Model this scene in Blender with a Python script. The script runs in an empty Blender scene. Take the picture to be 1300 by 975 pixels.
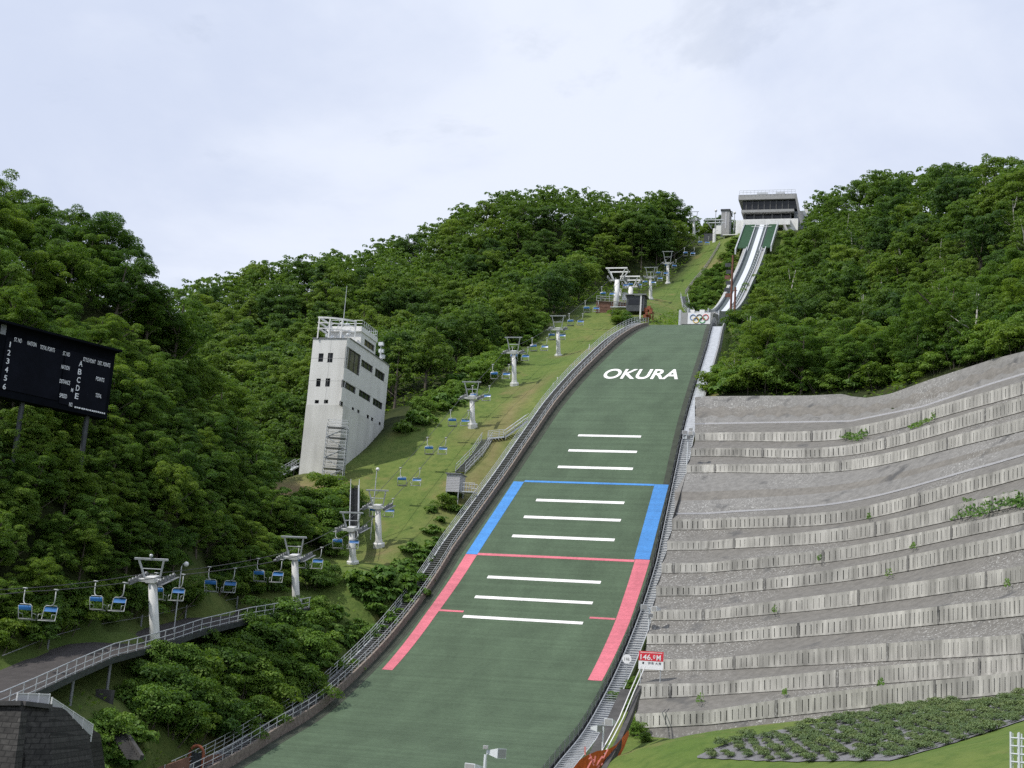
import bpy, math, random
import numpy as np
from mathutils import Vector, Matrix

R = math.radians
random.seed(7)
rng = np.random.default_rng(11)
scene = bpy.context.scene
COL = scene.collection
CZ = 14.0                                   # camera height above the outrun floor

# ------------------------------------------------------------------ camera
PITCH, ROLL, FPX = R(12.483), R(4.196), 1800.0
PHI, X0, Y0 = R(16.32), 35.728, 270.855     # hill axis: yaw and take-off table position
SP, CP = math.sin(PHI), math.cos(PHI)
cam_d = bpy.data.cameras.new('camera')
cam_d.sensor_width = 36.0
cam_d.lens = 36.0 * FPX / 1300.0
cam_d.clip_end = 8000.0
cam = bpy.data.objects.new('camera', cam_d)
COL.objects.link(cam)
cam.matrix_world = (Matrix.Translation((0, 0, CZ)) @ Matrix.Rotation(PITCH + math.pi / 2, 4, 'X')
                    @ Matrix.Rotation(ROLL, 4, 'Z'))
scene.camera = cam


def ray(px, py):
    a, b = px - 650.0, py - 487.5
    c, s = math.cos(ROLL), math.sin(ROLL)
    u, w = c * a + s * b, -s * a + c * b
    xc, zc = u / FPX, -w / FPX
    return np.array([xc, math.cos(PITCH) - math.sin(PITCH) * zc, math.sin(PITCH) + math.cos(PITCH) * zc])


CAM = np.array([0, 0, CZ])


def at(px, py, D):
    return CAM + ray(px, py) * D


def nv(p):
    dx, dy = p[0] - X0, p[1] - Y0
    return -(dx * SP + dy * CP), dx * CP - dy * SP


def hc(n, v, z=0.0):                         # hill coordinates (n downhill, v across) -> world
    return np.array([X0 - n * SP + v * CP, Y0 - n * CP - v * SP, z])


def on_v(px, py, v):                         # a point of the vertical plane v = const
    d = ray(px, py)
    t = (v + X0 * CP - Y0 * SP) / (d[0] * CP - d[1] * SP)
    return CAM + d * t


def on_n(px, py, n):                         # a point of the vertical plane n = const
    d = ray(px, py)
    t = (-n + X0 * SP + Y0 * CP) / (d[0] * SP + d[1] * CP)
    return CAM + d * t


def project(P):                              # world -> photo pixels (vectorised)
    P = np.atleast_2d(P) - CAM
    cp, sp = math.cos(PITCH), math.sin(PITCH)
    yc = P[:, 1] * cp + P[:, 2] * sp
    zc = -P[:, 1] * sp + P[:, 2] * cp
    u, w = FPX * P[:, 0] / yc, -FPX * zc / yc
    c, s = math.cos(ROLL), math.sin(ROLL)
    return np.stack([650 + c * u - s * w, 487.5 + s * u + c * w, yc], 1)


def spl(xs, ys):
    xs = np.array(xs, float)
    ys = np.array(ys, float)
    d = np.diff(ys) / np.diff(xs)
    m = np.r_[d[0], (d[:-1] + d[1:]) / 2, d[-1]]

    def f(x):
        x = np.asarray(x, float)
        xx = np.clip(x, xs[0], xs[-1])
        i = np.clip(np.searchsorted(xs, xx) - 1, 0, len(xs) - 2)
        h = xs[i + 1] - xs[i]
        t = (xx - xs[i]) / h
        return (ys[i] * (1 + 2 * t) * (1 - t) ** 2 + m[i] * h * t * (1 - t) ** 2
                + ys[i + 1] * t * t * (3 - 2 * t) + m[i + 1] * h * t * t * (t - 1))
    return f


LN = [0, 24, 54.5, 76, 87.5, 100, 108, 116.3, 124, 131, 140.5, 149, 157, 170, 185, 205, 240]
LZ_ = spl(LN, [73.8, 67.7, 51.5, 37.4, 28.8, 19.7, 13.9, 8.6, 4.3, 1.0, -2.8, -5.1, -7.3, -10, -12, -13.2, -14])
LZ = lambda n: LZ_(n) + CZ
HWL = lambda n: np.interp(n, [0, 25, 41, 55, 68, 77, 87, 104, 115, 130, 157, 240], [3.6, 6.1, 7.8, 9.1, 10.1, 10.4, 11.1, 12.4, 12.4, 12.7, 13.1, 13.6])
HWR = lambda n: np.interp(n, [0, 25, 41, 55, 73, 87, 104, 112, 130, 160, 240], [3.6, 6.2, 7.8, 8.7, 9.7, 10.7, 12.0, 12.2, 12.4, 12.6, 13])
INZ_ = spl([-118, -109, -81, -62, -50.3, -37.4, -20.8, -8, 0], [140.4, 133.6, 112.9, 101.2, 94.3, 88.1, 82.6, 79.0, 77.3])
INZ = lambda n: INZ_(n) + CZ


# ------------------------------------------------------------------ helpers: objects
def link(o):
    COL.objects.link(o)
    return o


def tag(o, label=None, cat=None, group=None, kind=None):
    if label:
        o['label'] = label
    if cat:
        o['category'] = cat
    if group:
        o['group'] = group
    if kind:
        o['kind'] = kind
    return o


def empty(name, loc, label=None, cat=None, group=None):
    o = bpy.data.objects.new(name, None)
    o.location = Vector(loc)
    o.empty_display_size = 0.3
    link(o)
    return tag(o, label, cat, group)


class MB:
    def __init__(self):
        self.v, self.f = [], []

    def add(self, vs, fs):
        b = len(self.v)
        self.v += [tuple(map(float, p)) for p in vs]
        self.f += [tuple(b + i for i in f) for f in fs]
        return self

    def quad(self, a, b, c, d):
        return self.add([a, b, c, d], [(0, 1, 2, 3)])

    def hexa(self, p):                       # 8 corners: 4 bottom, 4 top
        return self.add(p, [(0, 3, 2, 1), (4, 5, 6, 7), (0, 1, 5, 4), (1, 2, 6, 5), (2, 3, 7, 6), (3, 0, 4, 7)])

    def box(self, c, s, ax=None):            # centre, full sizes, axes (3 unit vectors)
        c = np.array(c, float)
        ax = np.eye(3) if ax is None else np.array(ax, float)
        h = np.array(s, float) / 2
        q = []
        for k in (-1, 1):
            for i, j in ((-1, -1), (1, -1), (1, 1), (-1, 1)):
                q.append(c + ax[0] * h[0] * i + ax[1] * h[1] * j + ax[2] * h[2] * k)
        return self.hexa(q)

    def bar(self, p, q, w, h=None, up=(0, 0, 1)):
        p, q = np.array(p, float), np.array(q, float)
        h = w if h is None else h
        d = q - p
        L = np.linalg.norm(d)
        if L < 1e-6:
            return self
        d /= L
        up = np.array(up, float)
        if abs(d @ up) > 0.98:
            up = np.array([1.0, 0, 0])
        s = np.cross(d, up)
        s /= np.linalg.norm(s)
        u = np.cross(s, d)
        return self.box((p + q) / 2, (L, w, h), (d, s, u))

    def tube(self, pts, r, n=8, cap=True):
        pts = [np.array(p, float) for p in pts]
        rs = r if isinstance(r, (list, tuple)) else [r] * len(pts)
        b = len(self.v)
        prev = None
        for i, p in enumerate(pts):
            d = pts[min(i + 1, len(pts) - 1)] - pts[max(i - 1, 0)]
            d = d / (np.linalg.norm(d) + 1e-9)
            a = np.array([0, 0, 1.0]) if abs(d[2]) < 0.95 else np.array([1.0, 0, 0])
            s = np.cross(d, a)
            s /= np.linalg.norm(s)
            if prev is not None and abs(d[2]) >= 0.95:
                pass
            u = np.cross(s, d)
            for k in range(n):
                t = 2 * math.pi * k / n
                self.v.append(tuple(p + rs[i] * (math.cos(t) * s + math.sin(t) * u)))
            prev = s
        for i in range(len(pts) - 1):
            for k in range(n):
                a0, a1 = b + i * n + k, b + i * n + (k + 1) % n
                self.f.append((a0, a1, a1 + n, a0 + n))
        if cap:
            self.f.append(tuple(b + k for k in range(n))[::-1])
            self.f.append(tuple(b + (len(pts) - 1) * n + k for k in range(n)))
        return self

    def ball(self, c, r, n=10, m=6, sz=1.0):
        vs, fs = [], []
        for i in range(m + 1):
            a = math.pi * i / m
            for k in range(n):
                t = 2 * math.pi * k / n
                vs.append((c[0] + r * math.sin(a) * math.cos(t), c[1] + r * math.sin(a) * math.sin(t), c[2] + r * sz * math.cos(a)))
        for i in range(m):
            for k in range(n):
                fs.append((i * n + k, (i + 1) * n + k, (i + 1) * n + (k + 1) % n, i * n + (k + 1) % n))
        return self.add(vs, fs)

    def grid(self, rows):                    # list of rows of points
        b = len(self.v)
        w = len(rows[0])
        for r_ in rows:
            self.v += [tuple(map(float, p)) for p in r_]
        for i in range(len(rows) - 1):
            for j in range(w - 1):
                a = b + i * w + j
                self.f.append((a, a + 1, a + w + 1, a + w))
        return self

    def build(self, name, mat, parent=None, smooth=False, **tags):
        off = np.array(parent.location) if parent is not None and parent.parent is None else np.zeros(3)
        if parent is not None and parent.parent is not None:
            off = np.array(parent.location) + np.array(parent.parent.location)
        base = np.zeros(3)
        if parent is None and self.v:
            a = np.array(self.v)
            base = np.array([a[:, 0].mean(), a[:, 1].mean(), a[:, 2].min()])
            off = base
        me = bpy.data.meshes.new(name)
        me.from_pydata([tuple(np.array(p) - off) for p in self.v], [], self.f)
        me.materials.append(mat)
        if smooth:
            me.shade_smooth()
        me.update()
        o = bpy.data.objects.new(name, me)
        o.location = tuple(base)
        link(o)
        if parent is not None:
            o.parent = parent
        return tag(o, **tags)


def np_mesh(name, V, Q, mat, parent=None, attr=None, smooth=False):
    me = bpy.data.meshes.new(name)
    V = np.asarray(V, np.float32)
    Q = np.asarray(Q, np.int32)
    me.vertices.add(len(V))
    me.vertices.foreach_set('co', V.ravel())
    k = Q.shape[1]
    me.loops.add(Q.size)
    me.loops.foreach_set('vertex_index', Q.ravel())
    me.polygons.add(len(Q))
    me.polygons.foreach_set('loop_start', np.arange(0, Q.size, k, dtype=np.int32))
    me.polygons.foreach_set('loop_total', np.full(len(Q), k, np.int32))
    if attr is not None:
        for nm, dom, arr in attr:
            if arr.ndim == 1:
                a = me.attributes.new(nm, 'FLOAT', dom)
                a.data.foreach_set('value', arr.astype(np.float32))
            else:
                a = me.attributes.new(nm, 'FLOAT_COLOR', dom)
                a.data.foreach_set('color', arr.astype(np.float32).ravel())
    me.materials.append(mat)
    me.update(calc_edges=True)
    if smooth:
        me.shade_smooth()
    o = bpy.data.objects.new(name, me)
    link(o)
    if parent is not None:
        o.parent = parent
    return o


def copy_tree(o, parent=None):
    c = o.copy()
    link(c)
    if parent is not None:
        c.parent = parent
    for ch in list(o.children):
        copy_tree(ch, c)
    return c


# ------------------------------------------------------------------ materials
def mat(name, col, rough=0.6, metal=0.0, var=0.25, scale=1.5, spec=0.4, bump=0.0, second=None, stretch=None, island=0.0, detail=5):
    m = bpy.data.materials.new(name)
    m.use_nodes = True
    nt = m.node_tree
    N, Lk = nt.nodes, nt.links
    bs = N['Principled BSDF']
    bs.inputs['Roughness'].default_value = rough
    bs.inputs['Metallic'].default_value = metal
    bs.inputs['Specular IOR Level'].default_value = spec
    tc = N.new('ShaderNodeTexCoord')
    mp = N.new('ShaderNodeMapping')
    Lk.new(tc.outputs['Object'], mp.inputs['Vector'])
    if stretch:
        mp.inputs['Scale'].default_value = stretch
    nz = N.new('ShaderNodeTexNoise')
    nz.inputs['Scale'].default_value = scale
    nz.inputs['Detail'].default_value = detail
    nz.inputs['Roughness'].default_value = 0.65
    Lk.new(mp.outputs[0], nz.inputs['Vector'])
    rp = N.new('ShaderNodeValToRGB')
    rp.color_ramp.elements[0].position = 0.3
    rp.color_ramp.elements[1].position = 0.7
    c2 = second if second else tuple(min(1, c * (1 + var)) for c in col)
    c1 = col if second else tuple(c * (1 - var) for c in col)
    rp.color_ramp.elements[0].color = (*c1, 1)
    rp.color_ramp.elements[1].color = (*c2, 1)
    Lk.new(nz.outputs['Fac'], rp.inputs['Fac'])
    out = rp.outputs[0]
    if island:
        g = N.new('ShaderNodeNewGeometry')
        mr = N.new('ShaderNodeMapRange')
        mr.inputs[3].default_value = 1 - island
        mr.inputs[4].default_value = 1 + island
        Lk.new(g.outputs['Random Per Island'], mr.inputs[0])
        mx = N.new('ShaderNodeVectorMath')
        mx.operation = 'SCALE'
        Lk.new(out, mx.inputs[0])
        Lk.new(mr.outputs[0], mx.inputs['Scale'])
        out = mx.outputs[0]
    Lk.new(out, bs.inputs['Base Color'])
    if bump:
        bp = N.new('ShaderNodeBump')
        bp.inputs['Strength'].default_value = bump
        Lk.new(nz.outputs['Fac'], bp.inputs['Height'])
        Lk.new(bp.outputs[0], bs.inputs['Normal'])
    return m


M = {}
M['white_paint'] = mat('white_paint', (0.74, 0.74, 0.73), 0.45, var=0.08, scale=0.8)
M['galv'] = mat('galvanised_steel', (0.46, 0.48, 0.50), 0.45, 0.3, var=0.18, scale=2.0)
M['galv_dark'] = mat('weathered_steel', (0.20, 0.21, 0.22), 0.5, 0.3, var=0.2, scale=2.0)
M['dark_steel'] = mat('dark_steel', (0.05, 0.055, 0.06), 0.5, 0.2, var=0.3)
M['blue_plastic'] = mat('blue_plastic', (0.035, 0.15, 0.40), 0.28, var=0.12, spec=0.5)
M['seat_dark'] = mat('seat_dark', (0.13, 0.135, 0.14), 0.5, var=0.15)
M['chair_grey'] = mat('chair_grey', (0.40, 0.42, 0.42), 0.5, 0.1, var=0.15)
M['cable'] = mat('cable_steel', (0.08, 0.08, 0.085), 0.5, 0.4, var=0.1)
M['turf'] = mat('plastic_turf', (0.072, 0.108, 0.066), 0.75, var=0.10, scale=0.25, spec=0.2)
M['line_white'] = mat('line_white', (0.80, 0.80, 0.78), 0.6, var=0.05)
M['line_blue'] = mat('line_blue', (0.055, 0.235, 0.58), 0.6, var=0.07, scale=3)
M['line_red'] = mat('line_red', (0.57, 0.145, 0.185), 0.6, var=0.08, scale=3)
M['timber'] = mat('weathered_timber', (0.21, 0.175, 0.15), 0.8, var=0.35, scale=3)
M['brown_board'] = mat('brown_board', (0.16, 0.085, 0.06), 0.8, var=0.3, scale=2)
M['rust'] = mat('rusty_steel', (0.22, 0.07, 0.035), 0.8, var=0.4, scale=2)
M['rust_dark'] = mat('rust_brown_steel', (0.15, 0.065, 0.045), 0.8, var=0.3, scale=2)
M['concrete_white'] = mat('painted_concrete', (0.66, 0.66, 0.645), 0.7, var=0.05, scale=0.35)
M['concrete_raw'] = mat('raw_concrete', (0.60, 0.60, 0.575), 0.85, var=0.10, scale=0.5, stretch=(1, 1, 0.35), bump=0.1)
M['glass'] = mat('dark_glass', (0.016, 0.018, 0.022), 0.15, var=0.3, spec=0.35)
M['glass_brown'] = mat('tinted_glass', (0.04, 0.036, 0.026), 0.12, var=0.4, spec=0.6, scale=0.4)
M['frame_dark'] = mat('window_frame', (0.10, 0.10, 0.10), 0.5, var=0.2)
M['black_board'] = mat('black_panel', (0.006, 0.007, 0.012), 0.8, var=0.3, scale=0.6, spec=0.08)
M['black_frame'] = mat('black_frame', (0.004, 0.005, 0.008), 0.85, var=0.3, spec=0.06)
M['letter'] = mat('letter_white', (0.75, 0.76, 0.80), 0.6, var=0.04)
M['asphalt'] = mat('asphalt_path', (0.050, 0.045, 0.044), 0.9, var=0.25, scale=1.2, bump=0.1)
M['soil'] = mat('bare_soil', (0.20, 0.15, 0.085), 0.9, var=0.3, scale=1.2)
M['gravel'] = mat('grey_gravel', (0.155, 0.155, 0.165), 0.95, var=0.3, scale=8)
M['sign_red'] = mat('sign_red', (0.62, 0.03, 0.05), 0.45, var=0.06)
M['sign_white'] = mat('sign_white', (0.78, 0.78, 0.80), 0.45, var=0.04)
M['ink'] = mat('ink_dark', (0.03, 0.03, 0.05), 0.6, var=0.1)
M['orange_net'] = mat('orange_net', (0.55, 0.11, 0.02), 0.7, var=0.35, scale=2)
M['pink_cloth'] = mat('pink_cloth', (0.70, 0.22, 0.20), 0.7, var=0.2)
M['stone_dark'] = mat('dark_stone', (0.040, 0.038, 0.035), 0.9, var=0.6, scale=2.2, bump=0.5)
M['concrete_dark'] = mat('stained_concrete', (0.065, 0.063, 0.062), 0.9, var=0.35, scale=0.7, bump=0.1)
M['fence_white'] = mat('fence_white', (0.44, 0.44, 0.46), 0.5, var=0.08)
M['bark'] = mat('bark', (0.10, 0.085, 0.068), 0.9, var=0.4, scale=4, stretch=(1, 1, 0.3))
M['birch_bark'] = mat('birch_bark', (0.42, 0.40, 0.36), 0.8, var=0.35, scale=3)
M['stem'] = mat('green_stem', (0.07, 0.10, 0.03), 0.8, var=0.3)
M['net_green'] = mat('green_net', (0.013, 0.055, 0.022), 0.8, var=0.25, scale=1.0)
M['track_white'] = mat('ceramic_track', (0.62, 0.65, 0.70), 0.35, var=0.06, spec=0.5)
M['track_dark'] = mat('dark_track_bed', (0.075, 0.095, 0.10), 0.7, var=0.2)
M['grey_panel'] = mat('grey_panel', (0.30, 0.30, 0.30), 0.6, var=0.12)
M['speaker_grey'] = mat('speaker_grey', (0.60, 0.63, 0.66), 0.4, var=0.06)
M['ring_blue'] = mat('ring_blue', (0.10, 0.20, 0.42), 0.5, var=0.05)
M['ring_black'] = mat('ring_black', (0.02, 0.02, 0.03), 0.5, var=0.05)
M['ring_red'] = mat('ring_red', (0.62, 0.08, 0.08), 0.5, var=0.05)
M['ring_yellow'] = mat('ring_yellow', (0.70, 0.45, 0.04), 0.5, var=0.05)
M['ring_green'] = mat('ring_green', (0.05, 0.35, 0.10), 0.5, var=0.05)
M['panel_crib'] = mat('crib_panel', (0.378, 0.369, 0.343), 0.9, var=0.26, scale=0.5, island=0.035, stretch=(1.6, 1.6, 0.4), bump=0.1)


def add_courses(m, w, h):                    # block courses with dark joints, on the x and z of the wall
    nt = m.node_tree
    N, Lk = nt.nodes, nt.links
    bs = N['Principled BSDF']
    base = bs.inputs['Base Color'].links[0].from_socket
    tc = [n for n in N if n.type == 'TEX_COORD'][0]
    sx = N.new('ShaderNodeSeparateXYZ')
    cb = N.new('ShaderNodeCombineXYZ')
    Lk.new(tc.outputs['Object'], sx.inputs[0])
    Lk.new(sx.outputs[0], cb.inputs[0])
    Lk.new(sx.outputs[2], cb.inputs[1])
    br = N.new('ShaderNodeTexBrick')
    br.inputs['Scale'].default_value = 1.0
    br.inputs['Brick Width'].default_value = w
    br.inputs['Row Height'].default_value = h
    br.inputs['Mortar Size'].default_value = 0.03
    br.inputs['Color1'].default_value = (1, 1, 1, 1)
    br.inputs['Color2'].default_value = (0.55, 0.55, 0.55, 1)
    br.inputs['Mortar'].default_value = (0.25, 0.25, 0.25, 1)
    Lk.new(cb.outputs[0], br.inputs['Vector'])
    mu = N.new('ShaderNodeVectorMath')
    mu.operation = 'MULTIPLY'
    Lk.new(base, mu.inputs[0])
    Lk.new(br.outputs['Color'], mu.inputs[1])
    Lk.new(mu.outputs[0], bs.inputs['Base Color'])


add_courses(M['stone_dark'], 0.55, 0.32)


def add_rows(m):                             # mats laid in rows across the slope: faint bands and seams
    nt = m.node_tree
    N, Lk = nt.nodes, nt.links
    bs = N['Principled BSDF']
    base = bs.inputs['Base Color'].links[0].from_socket
    tc = [n for n in N if n.type == 'TEX_COORD'][0]
    r_ = N.new('ShaderNodeMapping')
    r_.inputs['Rotation'].default_value = (0, 0, PHI)
    Lk.new(tc.outputs['Object'], r_.inputs['Vector'])
    out = base
    for sc, (sx_, sy_), lo_, hi_ in ((1.0, (0.03, 1.5), 0.86, 1.12), (1.0, (0.25, 0.12), 0.84, 1.14), (2.2, (1.2, 3.0), 0.84, 1.14)):
        s_ = N.new('ShaderNodeMapping')
        s_.inputs['Scale'].default_value = (sx_, sy_, 0.0)
        Lk.new(r_.outputs[0], s_.inputs['Vector'])
        n = N.new('ShaderNodeTexNoise')
        n.inputs['Scale'].default_value = sc
        n.inputs['Detail'].default_value = 4
        n.inputs['Roughness'].default_value = 0.6
        Lk.new(s_.outputs[0], n.inputs['Vector'])
        mr = N.new('ShaderNodeMapRange')
        mr.inputs[1].default_value = 0.3
        mr.inputs[2].default_value = 0.7
        mr.inputs[3].default_value = lo_
        mr.inputs[4].default_value = hi_
        Lk.new(n.outputs['Fac'], mr.inputs[0])
        mu = N.new('ShaderNodeVectorMath')
        mu.operation = 'SCALE'
        Lk.new(out, mu.inputs[0])
        Lk.new(mr.outputs[0], mu.inputs['Scale'])
        out = mu.outputs[0]
    Lk.new(out, bs.inputs['Base Color'])


for k_ in ('turf', 'line_blue', 'line_red', 'line_white'):
    add_rows(M[k_])


def add_streaks(m, lo_, hi_, sc):            # rain streaks running down a face
    nt = m.node_tree
    N, Lk = nt.nodes, nt.links
    bs = N['Principled BSDF']
    out = bs.inputs['Base Color'].links[0].from_socket
    tc = [n for n in N if n.type == 'TEX_COORD'][0]
    for k, (s_, d_) in enumerate((((sc, sc, sc * 0.06), 3), ((sc * 0.12, sc * 0.12, sc * 0.12), 4))):
        mp = N.new('ShaderNodeMapping')
        mp.inputs['Scale'].default_value = s_
        mp.inputs['Location'].default_value = (7.3 * k, 1.9, 0)
        Lk.new(tc.outputs['Object'], mp.inputs['Vector'])
        n = N.new('ShaderNodeTexNoise')
        n.inputs['Scale'].default_value = 1.0
        n.inputs['Detail'].default_value = d_
        Lk.new(mp.outputs[0], n.inputs['Vector'])
        mr = N.new('ShaderNodeMapRange')
        mr.inputs[1].default_value = 0.32
        mr.inputs[2].default_value = 0.62
        mr.inputs[3].default_value = lo_
        mr.inputs[4].default_value = hi_
        Lk.new(n.outputs['Fac'], mr.inputs[0])
        mu = N.new('ShaderNodeVectorMath')
        mu.operation = 'SCALE'
        Lk.new(out, mu.inputs[0])
        Lk.new(mr.outputs[0], mu.inputs['Scale'])
        out = mu.outputs[0]
    Lk.new(out, bs.inputs['Base Color'])


add_streaks(M['panel_crib'], 0.74, 1.16, 1.8)
add_streaks(M['concrete_white'], 0.93, 1.03, 0.9)
add_streaks(M['concrete_raw'], 0.88, 1.05, 0.9)
add_streaks(M['white_paint'], 0.90, 1.03, 1.4)
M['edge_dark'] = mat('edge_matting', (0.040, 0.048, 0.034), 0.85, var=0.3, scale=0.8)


def leaf_mat(name, c_lo, c_hi, transl=0.35, objvar=0.35):
    m = bpy.data.materials.new(name)
    m.use_nodes = True
    nt = m.node_tree
    N, Lk = nt.nodes, nt.links
    bs = N['Principled BSDF']
    bs.inputs['Roughness'].default_value = 0.55
    bs.inputs['Specular IOR Level'].default_value = 0.25
    at_ = N.new('ShaderNodeAttribute')
    at_.attribute_name = 'tint'
    oi = N.new('ShaderNodeObjectInfo')
    md = N.new('ShaderNodeMath')
    md.operation = 'MULTIPLY_ADD'
    md.inputs[1].default_value = objvar
    Lk.new(oi.outputs['Random'], md.inputs[0])
    m2 = N.new('ShaderNodeMath')
    m2.operation = 'MULTIPLY'
    m2.inputs[1].default_value = 1 - objvar
    Lk.new(at_.outputs['Fac'], m2.inputs[0])
    Lk.new(m2.outputs[0], md.inputs[2])
    rp = N.new('ShaderNodeValToRGB')
    rp.color_ramp.elements[0].color = (*c_lo, 1)
    rp.color_ramp.elements[1].color = (*c_hi, 1)
    e_ = rp.color_ramp.elements.new(0.45)
    e_.color = tuple((a * 0.62 + b * 0.38) * k for a, b, k in zip(c_lo, c_hi, (0.86, 1.0, 0.95))) + (1,)
    rp.color_ramp.elements[0].color = (c_lo[0] * 0.85, c_lo[1], c_lo[2] * 1.5, 1)
    Lk.new(md.outputs[0], rp.inputs['Fac'])
    Lk.new(rp.outputs[0], bs.inputs['Base Color'])
    tr = N.new('ShaderNodeBsdfTranslucent')
    sc = N.new('ShaderNodeVectorMath')
    sc.operation = 'MULTIPLY'
    sc.inputs[1].default_value = (1.25, 1.3, 0.6)
    Lk.new(rp.outputs[0], sc.inputs[0])
    Lk.new(sc.outputs[0], tr.inputs['Color'])
    mx = N.new('ShaderNodeMixShader')
    mx.inputs[0].default_value = transl
    Lk.new(bs.outputs[0], mx.inputs[1])
    Lk.new(tr.outputs[0], mx.inputs[2])
    Lk.new(mx.outputs[0], N['Material Output'].inputs['Surface'])
    return m


M['leaf'] = leaf_mat('broad_leaves', (0.049, 0.100, 0.018), (0.208, 0.296, 0.042), 0.45, 0.5)
M['leaf_far'] = leaf_mat('distant_leaves', (0.046, 0.089, 0.024), (0.198, 0.280, 0.049), 0.43, 0.66)
M['leaf_bright'] = leaf_mat('young_leaves', (0.090, 0.160, 0.024), (0.21, 0.30, 0.05))
M['leaf_big'] = leaf_mat('large_leaves', (0.075, 0.145, 0.022), (0.17, 0.26, 0.05))
M['lavender_leaf'] = leaf_mat('lavender_leaves', (0.115, 0.155, 0.062), (0.23, 0.275, 0.125), 0.25)


def ledge_mat(nm, col, lo=0.46):
    m = mat(nm, col, 0.95, var=0.22, scale=1.6, bump=0.15)
    nt = m.node_tree
    N, Lk = nt.nodes, nt.links
    bs = N['Principled BSDF']
    base = bs.inputs['Base Color'].links[0].from_socket
    tc = [n for n in N if n.type == 'TEX_COORD'][0]
    mp = N.new('ShaderNodeMapping')
    mp.inputs['Scale'].default_value = (4.2, 4.2, 2.4)
    Lk.new(tc.outputs['Object'], mp.inputs['Vector'])
    n1 = N.new('ShaderNodeTexNoise')
    n1.inputs['Scale'].default_value = 1.3
    n1.inputs['Detail'].default_value = 3
    Lk.new(mp.outputs[0], n1.inputs['Vector'])
    n2 = N.new('ShaderNodeTexNoise')
    n2.inputs['Scale'].default_value = 0.07
    n2.inputs['Detail'].default_value = 3
    Lk.new(tc.outputs['Object'], n2.inputs['Vector'])
    a = N.new('ShaderNodeMapRange')
    a.inputs[1].default_value = 0.57
    a.inputs[2].default_value = 0.65
    Lk.new(n1.outputs['Fac'], a.inputs[0])
    b = N.new('ShaderNodeMapRange')
    b.inputs[1].default_value = lo
    b.inputs[2].default_value = lo + 0.12
    Lk.new(n2.outputs['Fac'], b.inputs[0])
    mu = N.new('ShaderNodeMath')
    mu.operation = 'MULTIPLY'
    Lk.new(a.outputs[0], mu.inputs[0])
    Lk.new(b.outputs[0], mu.inputs[1])
    mx = N.new('ShaderNodeMix')
    mx.data_type = 'RGBA'
    Lk.new(mu.outputs[0], mx.inputs['Factor'])
    Lk.new(base, mx.inputs['A'])
    mx.inputs['B'].default_value = (0.36, 0.36, 0.345, 1)
    # dark rain stains
    n3 = N.new('ShaderNodeTexNoise')
    n3.inputs['Scale'].default_value = 0.35
    n3.inputs['Detail'].default_value = 6
    Lk.new(tc.outputs['Object'], n3.inputs['Vector'])
    c = N.new('ShaderNodeMapRange')
    c.inputs[1].default_value = 0.60
    c.inputs[2].default_value = 0.72
    Lk.new(n3.outputs['Fac'], c.inputs[0])
    mx2 = N.new('ShaderNodeMix')
    mx2.data_type = 'RGBA'
    Lk.new(c.outputs[0], mx2.inputs['Factor'])
    Lk.new(mx.outputs['Result'], mx2.inputs['A'])
    mx2.inputs['B'].default_value = (0.085, 0.085, 0.085, 1)
    Lk.new(mx2.outputs['Result'], bs.inputs['Base Color'])
    return m


M['ledge'] = ledge_mat('shotcrete_ledge', (0.148, 0.142, 0.131))
M['ledge_blue'] = ledge_mat('bluish_shotcrete', (0.182, 0.178, 0.170), 0.42)
M['ledge_brown'] = ledge_mat('brown_shotcrete', (0.165, 0.156, 0.142), 0.50)
M['panel_back'] = mat('panel_recess', (0.16, 0.155, 0.145), 0.95, var=0.25, scale=0.8)


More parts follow.
